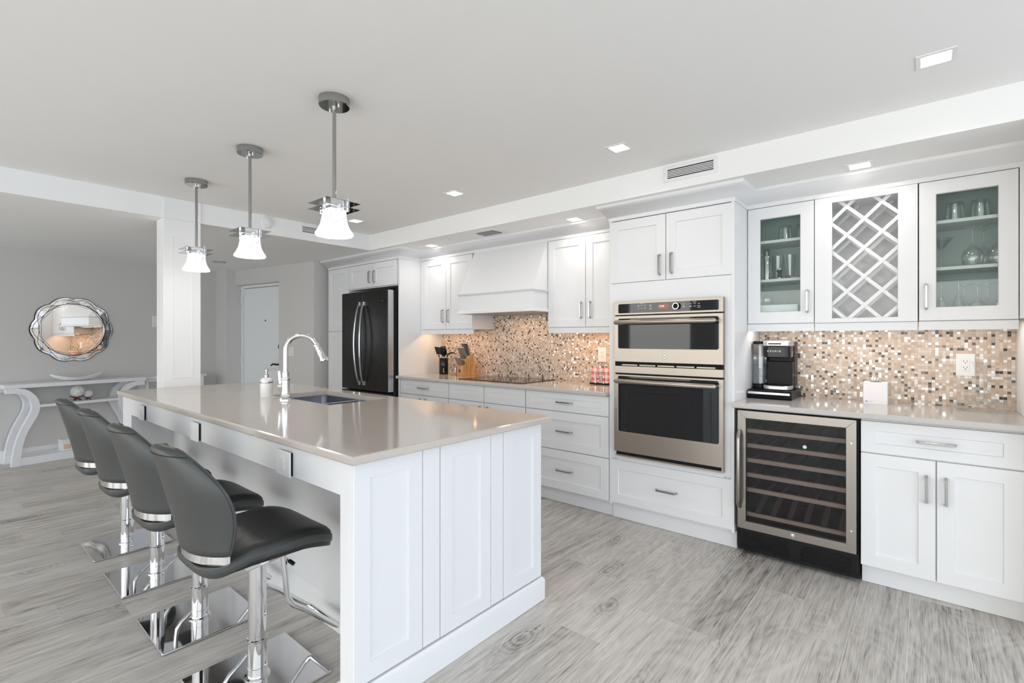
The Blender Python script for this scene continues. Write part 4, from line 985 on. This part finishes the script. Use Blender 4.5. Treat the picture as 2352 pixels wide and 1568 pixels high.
inv = lambda pr, H: [(a, H-b) for a, b in pr][::-1]
glassware('tumbler', inv(tumb(.043, .105), .105), [(-.700, 3.60, S2), (-.605, 3.62, S2)], 'upturned tumbler on the top shelf left of the wine rack', 'glass', 'tumblers on the top shelf left of the wine rack')
glassware('tumbler', inv(tumb(.045, .105), .105), [(.122, 3.58, S2), (.222, 3.60, S2)], ['upturned tumbler on the top shelf right of the wine rack, nearer that rack', 'upturned tumbler on the top shelf right of the wine rack, nearer the end wall'], 'glass', 'tumblers on the top shelf right of the wine rack')
glassware('wine_glass', goblet(.046, .105, .100, .036, False), [(.190, 3.53, S1), (.285, 3.535, S1), (.237, 3.63, S1)], 'large upturned wine glass on the middle shelf behind the right-hand glass door', 'wine glass', 'upturned wine glasses on the middle shelf')
glassware('martini_glass', [(.035, 0), (.035, .002), (.006, .006), (.0035, .02), (.0035, .10), (.056, .165), (.054, .165), (.003, .106)], [(.065, 3.58, S1)], 'martini glass standing alone on the middle shelf beside the wine rack', 'martini glass', None)
glassware('champagne_flute', goblet(.026, .115, .085, .034, False), [(.065, 3.53, S0), (.135, 3.53, S0)], 'narrow upturned flute on the bottom shelf beside the wine rack', 'champagne flute', 'upturned flutes on the bottom shelf')
glassware('wine_glass', goblet(.043, .092, .085, .036, False), [(.208, 3.53, S0), (.297, 3.53, S0), (.160, 3.62, S0), (.252, 3.63, S0)], 'small upturned wine glass on the bottom shelf behind the right-hand glass door', 'wine glass', 'upturned wine glasses on the bottom shelf')
glassware('beer_glass', [(.026, 0), (.027, .004), (.024, .05), (.033, .125), (.035, .160), (.033, .160), (.031, .125), (.022, .05), (.02, .01)], [(-.745, 3.61, S1), (-.672, 3.60, S1)], ['tall beer glass on the middle shelf beside the cocktail shaker', 'tall beer glass on the middle shelf under the right tumbler'], 'beer glass', 'beer glasses on the middle shelf')
glassware('martini_glass', inv([(.035, 0), (.035, .002), (.006, .006), (.0035, .02), (.0035, .09), (.05, .15), (.048, .15), (.003, .096)], .15), [(-.586, 3.665, S1)], 'upturned martini glass at the door edge of the shaker shelf', 'martini glass', None)
glassware('wine_glass', goblet(.040, .10, .10, .034, False), [(-.700, 3.67, S0), (-.612, 3.675, S0), (-.572, 3.55, S0)], 'upturned wine glass on the bottom shelf behind the white box', 'wine glass', 'upturned wine glasses behind the white box')
tag(build('white_box', MB().box(-.85, -.612, 3.50, 3.60, S0+.0005, S0+.105), 'paper', None, .001), 'plain white box on the bottom shelf left of the wine rack', 'box')
glassware('crystal_bowl', [(.018, 0), (.03, .004), (.042, .03), (.036, .048), (.033, .048), (.038, .03), (.02, .008)], [(-.800, 3.55, S0+.106)], 'small crystal bowl sitting on the white box', 'bowl', None)
t = thing('cocktail_shaker', (-.800, 3.545, S1), 'hammered silver cocktail shaker on the middle shelf', 'cocktail shaker')
build('shaker_body', MB().lathe([(.026, 0), (.029, .003), (.030, .15), (.025, .160)], (-.800, 3.545, S1+.0005), 28, wob=lambda a, z: .02*math.sin(9*a)*math.sin(z*500)), 'chrome', t)
build('shaker_cap', MB().lathe([(.019, .160), (.019, .198), (.016, .203)], (-.800, 3.545, S1+.0005), 24), 'nickel', t)
t = thing('jigger', (-.718, 3.52, S1), 'hourglass measuring jigger with black waist next to the shaker', 'jigger')
build('cups', MB().lathe([(.019, 0), (.0195, .002), (.012, .022), (.012, .044), (.022, .068), (.020, .068), (.008, .045)], (-.718, 3.52, S1+.0005), 24), 'chrome', t)
build('black_waist', MB().lathe([(.0165, .010), (.0128, .022), (.0128, .044), (.019, .056)], (-.718, 3.52, S1+.0005), 24), 'black', t)
t = thing('bottle_stopper', (-.665, 3.53, S1), 'wine bottle stopper with red knob lying on the shelf', 'bottle stopper')
build('red_knob', MB().sphere((-.668, 3.53, S1+.0125), .012, 14, 10), 'red', t)
build('stem', MB().tube([(-.656, 3.53, S1+.012), (-.622, 3.54, S1+.010)], [.004, .007], 10), 'nickel', t)

# ------------------------------------------------------------------ bar stools
def make_stool():
    t = thing('bar_stool', (0, 0, 0), None, 'bar stool', 'bar stools along the island')
    K = dict(parent=t, local=True)
    build('base_plate', MB().prism(roundrect(-.195, .195, -.198, .198, .008, 3), 'z', .001, .011), 'chrome', t, .003, local=True)
    build('lower_sleeve', MB().lathe([(.045, .011), (.045, .015), (.0345, .017), (.0345, .045), (.036, .046), (.036, .051), (.0345, .052), (.0345, .15), (.0355, .152), (.0355, .156), (.032, .158)], n=32), 'chrome', smooth=25, **K)
    build('column', MB().cyl((0, 0, 0), .032, .157, .50, 32), 'chrome', **K)
    # under-seat bracket
    build('seat_bracket', MB().prism([(-.10, .492), (-.09, .476), (.05, .488), (.21, .520), (.21, .528), (-.10, .514)], 'x', -.13, .13), 'chrome', t, .003, local=True)
    build('lift_lever', MB().tube([(.02, .03, .478), (.075, .06, .470), (.11, .075, .452)], .0045, 8), 'chrome', **K)
    build('lever_grip', MB().tube([(.105, .073, .454), (.125, .082, .444)], .0075, 10), 'black', **K)
    # footrest loop
    def fp(s): return [(s*.105, .05, .50), (s*.105, .055, .44), (s*.108, .065, .32), (s*.11, .085, .285), (s*.115, .13, .25), (s*.12, .25, .140), (s*.115, .268, .126), (s*.10, .274, .120)]
    build('footrest', MB().tube(fp(-1)+fp(1)[::-1], .0105, 12), 'chrome', smooth=60, **K)
    # seat cushion
    n = 48
    def foot(a, s, dy=0):
        ca, sa = math.cos(a), math.sin(a); e = .42
        x = .205*s*math.copysign(abs(ca)**e, ca); y = .235*s*math.copysign(abs(sa)**e, sa)
        x *= 1-.10*max(0, -y/.235)**2
        return x, y
    def zt(y, x): return .590+.010*(x/.2)**2*.6-.010*max(0, 1-abs(y)/.2)+(-.055*max(0, (y-.06)/.175)**2)-.050*min(1, max(0, (-y-.09)/.10))
    def zo(y): return .533-.012*min(1, max(0, (-y-.09)/.10))+(-.052*max(0, (y-.06)/.175)**2)
    rings = []
    for s, f in ((.02, 'b'), (.6, 'b'), (.90, 'b'), (.975, 'b1'), (1.0, 'm'), (.985, 't1'), (.93, 't'), (.75, 't'), (.5, 't'), (.25, 't'), (.02, 't')):
        L = []
        for k in range(n):
            a = 2*math.pi*k/n; x, y = foot(a, s); b_ = zo(y)-.018; T = zt(y, x)
            z = {'b': b_, 'b1': b_+.008, 'm': (b_+T)/2, 't1': T-.010, 't': T}[f]
            L.append((x, y, z))
        rings.append(L)
    build('seat', MB().ring(rings), 'leather_seat', smooth=80, **K)
    L = []
    for k in range(n+1):
        a = 2*math.pi*k/n; x, y = foot(a, 1.0); L.append((x, y, (zo(y)-.018+zt(y, x))/2+.012))
    build('seat_piping', MB().tube(L, .0022, 6), 'leather', **K)
    # lower seat rim in the paler leather
    rings = []
    for s, dz in ((.955, -.022), (1.004, -.010), (1.008, .004), (1.003, .016), (.97, .016), (.95, 0)):
        rings.append([(foot(2*math.pi*k/n, s)[0], foot(2*math.pi*k/n, s)[1], (zo(foot(2*math.pi*k/n, s)[1])-.018+zt(foot(2*math.pi*k/n, s)[1], foot(2*math.pi*k/n, s)[0]))/2+dz) for k in range(n)])
    build('seat_rim', MB().ring(rings, closed=True), 'leather', smooth=60, **K)
    # backrest
    def sp(v, e): return math.copysign(abs(v)**e, v)
    def width(tt): return .190+.018*math.sin(math.pi*min(1, tt/.8))-.110*max(0, (tt-.5)/.5)**2.2
    def section(tt, n=36, w=1.0, th=.022):
        L = []; z = .574+.372*tt; cy = -.226-.092*tt**1.15; hw = width(tt)*w; wing = .062+.052*math.sin(math.pi*tt)-.022*tt
        for k in range(n):
            a = 2*math.pi*k/n; s = sp(math.cos(a), .75); o = sp(math.sin(a), .8)*th
            L.append((hw*s, cy+o+wing*abs(s)**2.3, z-.012*abs(s)**2*tt))
        return L
    rings = [[(x*.97, y_, z-.002) for x, y_, z in section(0, th=.014)]]
    for k in range(0, 17): rings.append(section(k/16*.97, th=.021))
    for tt, w, th in ((.985, .965, .018), (.998, .90, .012), (1.004, .80, .005)): rings.append(section(tt, w=w, th=th))
    build('backrest', MB().ring(rings), 'leather', smooth=75, **K)
    build('chrome_band', MB().ring([[(x*.96, y_+.002, .543) for x, y_, z in section(0, th=.017)], [(x*.96, y_+.002, .580) for x, y_, z in section(0, th=.017)]]), 'chrome', smooth=35, **K)
    for s in (-1, 1):
        pts = [section(k/16*.95, 36, 1, .0215)[19 if s < 0 else 35] for k in range(1, 16)]
        build('back_seam', MB().tube(pts, .0012, 6), 'seam', **K)
    S = section(.93, 36, 1, .0222); m = MB().tube([S[i] for i in range(19, 36)], .0016, 6)
    build('top_seam', m, 'seam', **K)
    return t
st = make_stool()
SP = [(-1.957, .805, 0, 'grey leather bar stool nearest the camera at the island'), (-2.575, .803, 0, 'grey leather bar stool second from the island panel end'),
      (-3.25, .805, 0, 'grey leather bar stool third from the island panel end'), (-3.875, .80, 0, 'grey leather bar stool farthest along the island, by the console table')]
for k, (x, y, a, lb) in enumerate(SP):
    o = st if k == 0 else copy_tree(st)
    o.location = (x, y, 0); o.rotation_euler = (0, 0, R(a)); o['label'] = lb

# ------------------------------------------------------------------ entry side: built square, then turned 9 degrees with its wall
BEFORE = set(bpy.data.objects)
struct('baseboard_left', MB().prism([(-7.399, 0), (-7.385, 0), (-7.385, .115), (-7.39, .125), (-7.399, .13)], 'y', -3.2, 1.655), 'white_wall')
# round scalloped mirror
my, mz, mx = 1.037, 1.40, -7.399
t = thing('wall_mirror', (mx, my, mz-.37), 'round wall mirror with wavy scalloped border above the console table', 'mirror')
def pol(r, a): return (my+r*math.cos(a), mz+r*math.sin(a))
NP = 120
def scal(a, base, amp, n=10, ph=0): return base+amp*abs(math.cos(n*(a+ph)/2))
def ringm(r0f, r1f, x0, x1, n=NP):
    A0 = [2*math.pi*k/n for k in range(n)]
    L = [[(x0, *pol(r0f(a), a)) for a in A0], [(x1, *pol(r0f(a), a)) for a in A0], [(x1-.0, *pol(r1f(a), a)) for a in A0], [(x0, *pol(r1f(a), a)) for a in A0]]
    return MB().ring(L, closed=True)
build('backing_rim', ringm(lambda a: scal(a, .346, .024), lambda a: .20, mx, mx+.010), 'black', t)
build('mirror_glass', MB().ring([[(mx+.010, *pol(.292, 2*math.pi*k/NP)) for k in range(NP)], [(mx+.016, *pol(.288, 2*math.pi*k/NP)) for k in range(NP)]]), 'mirror', t)
for k in range(10):
    a0_, a1_ = 2*math.pi*(k-.5)/10+math.pi/10, 2*math.pi*(k+.5)/10+math.pi/10
    def facet(r0, r1, xa, xb):
        n = 8; A_ = [a0_+(a1_-a0_)*i/n for i in range(n+1)]
        outer = [(mx+xa, *pol(scal(a, r1, .023), a)) for a in A_]; inner = [(mx+xb, *pol(r0, a)) for a in A_[::-1]]
        top = outer+inner; bot = [(mx+.008, p[1], p[2]) for p in top]
        return MB().ring([bot, top])
    build('bevel_facet', facet(.296, .341, .0165, .019 if k % 2 else .0175), 'mirror', t, smooth=0)
m = MB()
for ph in (0, math.pi/10):
    m.tube([(mx+.021, *pol(.318+.026*math.cos(5*a+ph*10), a)) for a in [2*math.pi*k/96 for k in range(97)]], .0018, 5)
m.tube([(mx+.017, *pol(.288-.016*abs(math.cos(5*a)), a)) for a in [2*math.pi*k/96 for k in range(97)]], .0018, 5)
build('dark_tracery', m, 'slate_side', t)
# console table
t = thing('console_table', (-7.23, 1.017, 0), 'pale grey console table with curved legs under the mirror', 'console table')
cxb, cxf, yc = -7.382, -7.075, 1.017
box1('table_top', (cxb, cxf, .405, 1.629, .793, .832), 'table', t, .002)
box1('middle_shelf', (cxb+.01, cxf-.008, .655, 1.379, .583, .610), 'table', t, .002)
box1('bottom_shelf', (cxb+.01, cxf-.008, .522, 1.512, .001, .082), 'table', t, .002)
LO = [(.42, .7925), (.50, .7925), (.56, .782), (.592, .762), (.618, .735), (.642, .705), (.660, .67), (.671, .625), (.674, .58), (.668, .535), (.653, .492), (.625, .435), (.592, .37), (.562, .29), (.542, .20), (.530, .10), (.524, .001)]
LI = [(.42, .745), (.473, .743), (.52, .735), (.545, .724), (.567, .710), (.585, .692), (.600, .668), (.610, .63), (.612, .59), (.606, .55), (.593, .51), (.567, .455), (.536, .385), (.506, .30), (.482, .20), (.468, .10), (.46, .001)]
def cleg(s, x0, x1):
    F = lambda y: yc+s*(y-yc)
    m = MB(); L = [[(x, F(p[0]), p[1]) for p in (LO[i], LI[i]) for x in ((x0, x1) if p is LO[i] else (x1, x0))] for i in range(len(LO))]
    return m.ring(L)
for s in (1, -1):
    build('curved_leg', cleg(s, cxf-.06, cxf-.004), 'table', t, smooth=40)
    build('curved_leg', cleg(s, cxb+.004, cxb+.06), 'table', t, smooth=40)
# long bowl
t = 0
m = MB(); loops = []
for k in range(25):
    u = -1+2*k/24; w = .075*math.sqrt(max(.004, 1-u*u))**1.0; zb_ = .8335+.068*abs(u)**3.0; zt_ = .870+.045*abs(u)**2; yc2 = 1.018+u*.234
    o = [( -w, zt_), (-w*.75, (zb_+zt_)/2-.004), (-w*.3, zb_), (w*.3, zb_), (w*.75, (zb_+zt_)/2-.004), (w, zt_), (w*.9, zt_), (w*.5, zb_+.012 if abs(u) < .9 else zt_-.003), (-w*.5, zb_+.012 if abs(u) < .9 else zt_-.003), (-w*.9, zt_)]
    loops.append([(-7.2+a, yc2, b) for a, b in o])
tag(build('boat_bowl', m.ring(loops), 'ceramic', None, smooth=60), 'long white boat-shaped bowl on the console table top', 'bowl')
def urchin(y_, z, r, label, n=190):
    m = MB().sphere((-7.16, y_, z), r*.72, 16, 10)
    for k in range(n):
        ph = math.acos(1-2*(k+.5)/n); th = k*2.39996
        d_ = Vector((math.sin(ph)*math.cos(th), math.sin(ph)*math.sin(th), math.cos(ph))); p = Vector((-7.16, y_, z))
        m.tube([p+d_*r*.66, p+d_*r], [r*.075, r*.03], 5)
    tag(build('urchin_ball', m, 'ceramic', None), label, 'decoration', 'white urchin ornaments')
urchin(1.002, .713, .062, 'larger white spiky urchin ornament on the table shelf')
urchin(1.099, .679, .042, 'smaller white spiky urchin ornament on the table shelf')
def branch(yc, zc, s, label):
    m = MB(); p = Vector((-7.16, yc, zc))
    for dx, dy, dz in ((0, -1.3, .42), (0, 1.2, .42), (-.5, -.6, -.55), (.5, .6, -.55), (.5, -.55, -.55), (-.5, .55, -.55), (.35, .3, .15), (-.35, -.3, .15)):
        e_ = p+Vector((dx, dy, dz))*s; m.tube([p, p+(e_-p)*.55+Vector((0, 0, -.003)), e_], [s*.22, s*.16, s*.09], 7)
    tag(build('branch_stand', m, 'darkwood', None, smooth=60), label, 'stand', 'red-brown branch stands')
branch(1.00, .6465, .050, 'red-brown branch stand under the larger urchin'); branch(1.098, .6365, .034, 'red-brown branch stand under the smaller urchin')
t = thing('keepsake_box', (-7.2, .91, .0825), 'small whitewashed box with carved front on the lowest table shelf', 'box')
box1('box_body', (-7.25, -7.14, .868, .953, .0825, .168), 'ceramic', t, .002); box1('box_lid', (-7.255, -7.135, .863, .958, .168, .20), 'ceramic', t, .003)
build('carved_panel', MB().box(-7.1398, -7.137, .88, .942, .098, .15), 'shelfwood', t, .001)
# low white casing with louvre on the mirror wall
t = thing('wall_casing', (-7.27, 2.0, 0), 'low white boxed casing with louvre grille behind the column', 'casing')
box1('casing_body', (-7.3995, -7.17, 1.665, 2.335, .001, .80), 'white_wall', t, .003); box1('casing_top', (-7.3995, -7.15, 1.64, 2.36, .801, .826), 'white_wall', t, .003)
build('louvre_opening', MB().box(-7.170, -7.167, 1.695, 2.0, .65, .77), 'void', t)
for k in range(7): build('louvre_slat', MB().prism([(-7.168, .655+k*.018), (-7.160, .652+k*.018), (-7.160, .658+k*.018), (-7.168, .665+k*.018)], 'y', 1.695, 2.0), 'white', t)
t = thing('thermostat', (-7.399, 1.86, 1.45), 'narrow white thermostat on the grey wall beside the column', 'thermostat')
build('housing', MB().box(-7.399, -7.375, 1.825, 1.90, 1.445, 1.59), 'white', t, .003)
# turn the entry-side things with the wall
RZ = Matrix.Rotation(R(9), 4, 'Z'); PV = Vector((-7.4, 1.03, 0))
for o in [o for o in bpy.data.objects if o not in BEFORE and o.parent is None]:
    o.location = PV+Vector((-.02, 0, 0))+(RZ @ (o.location-PV)); o.rotation_euler.z += R(9)
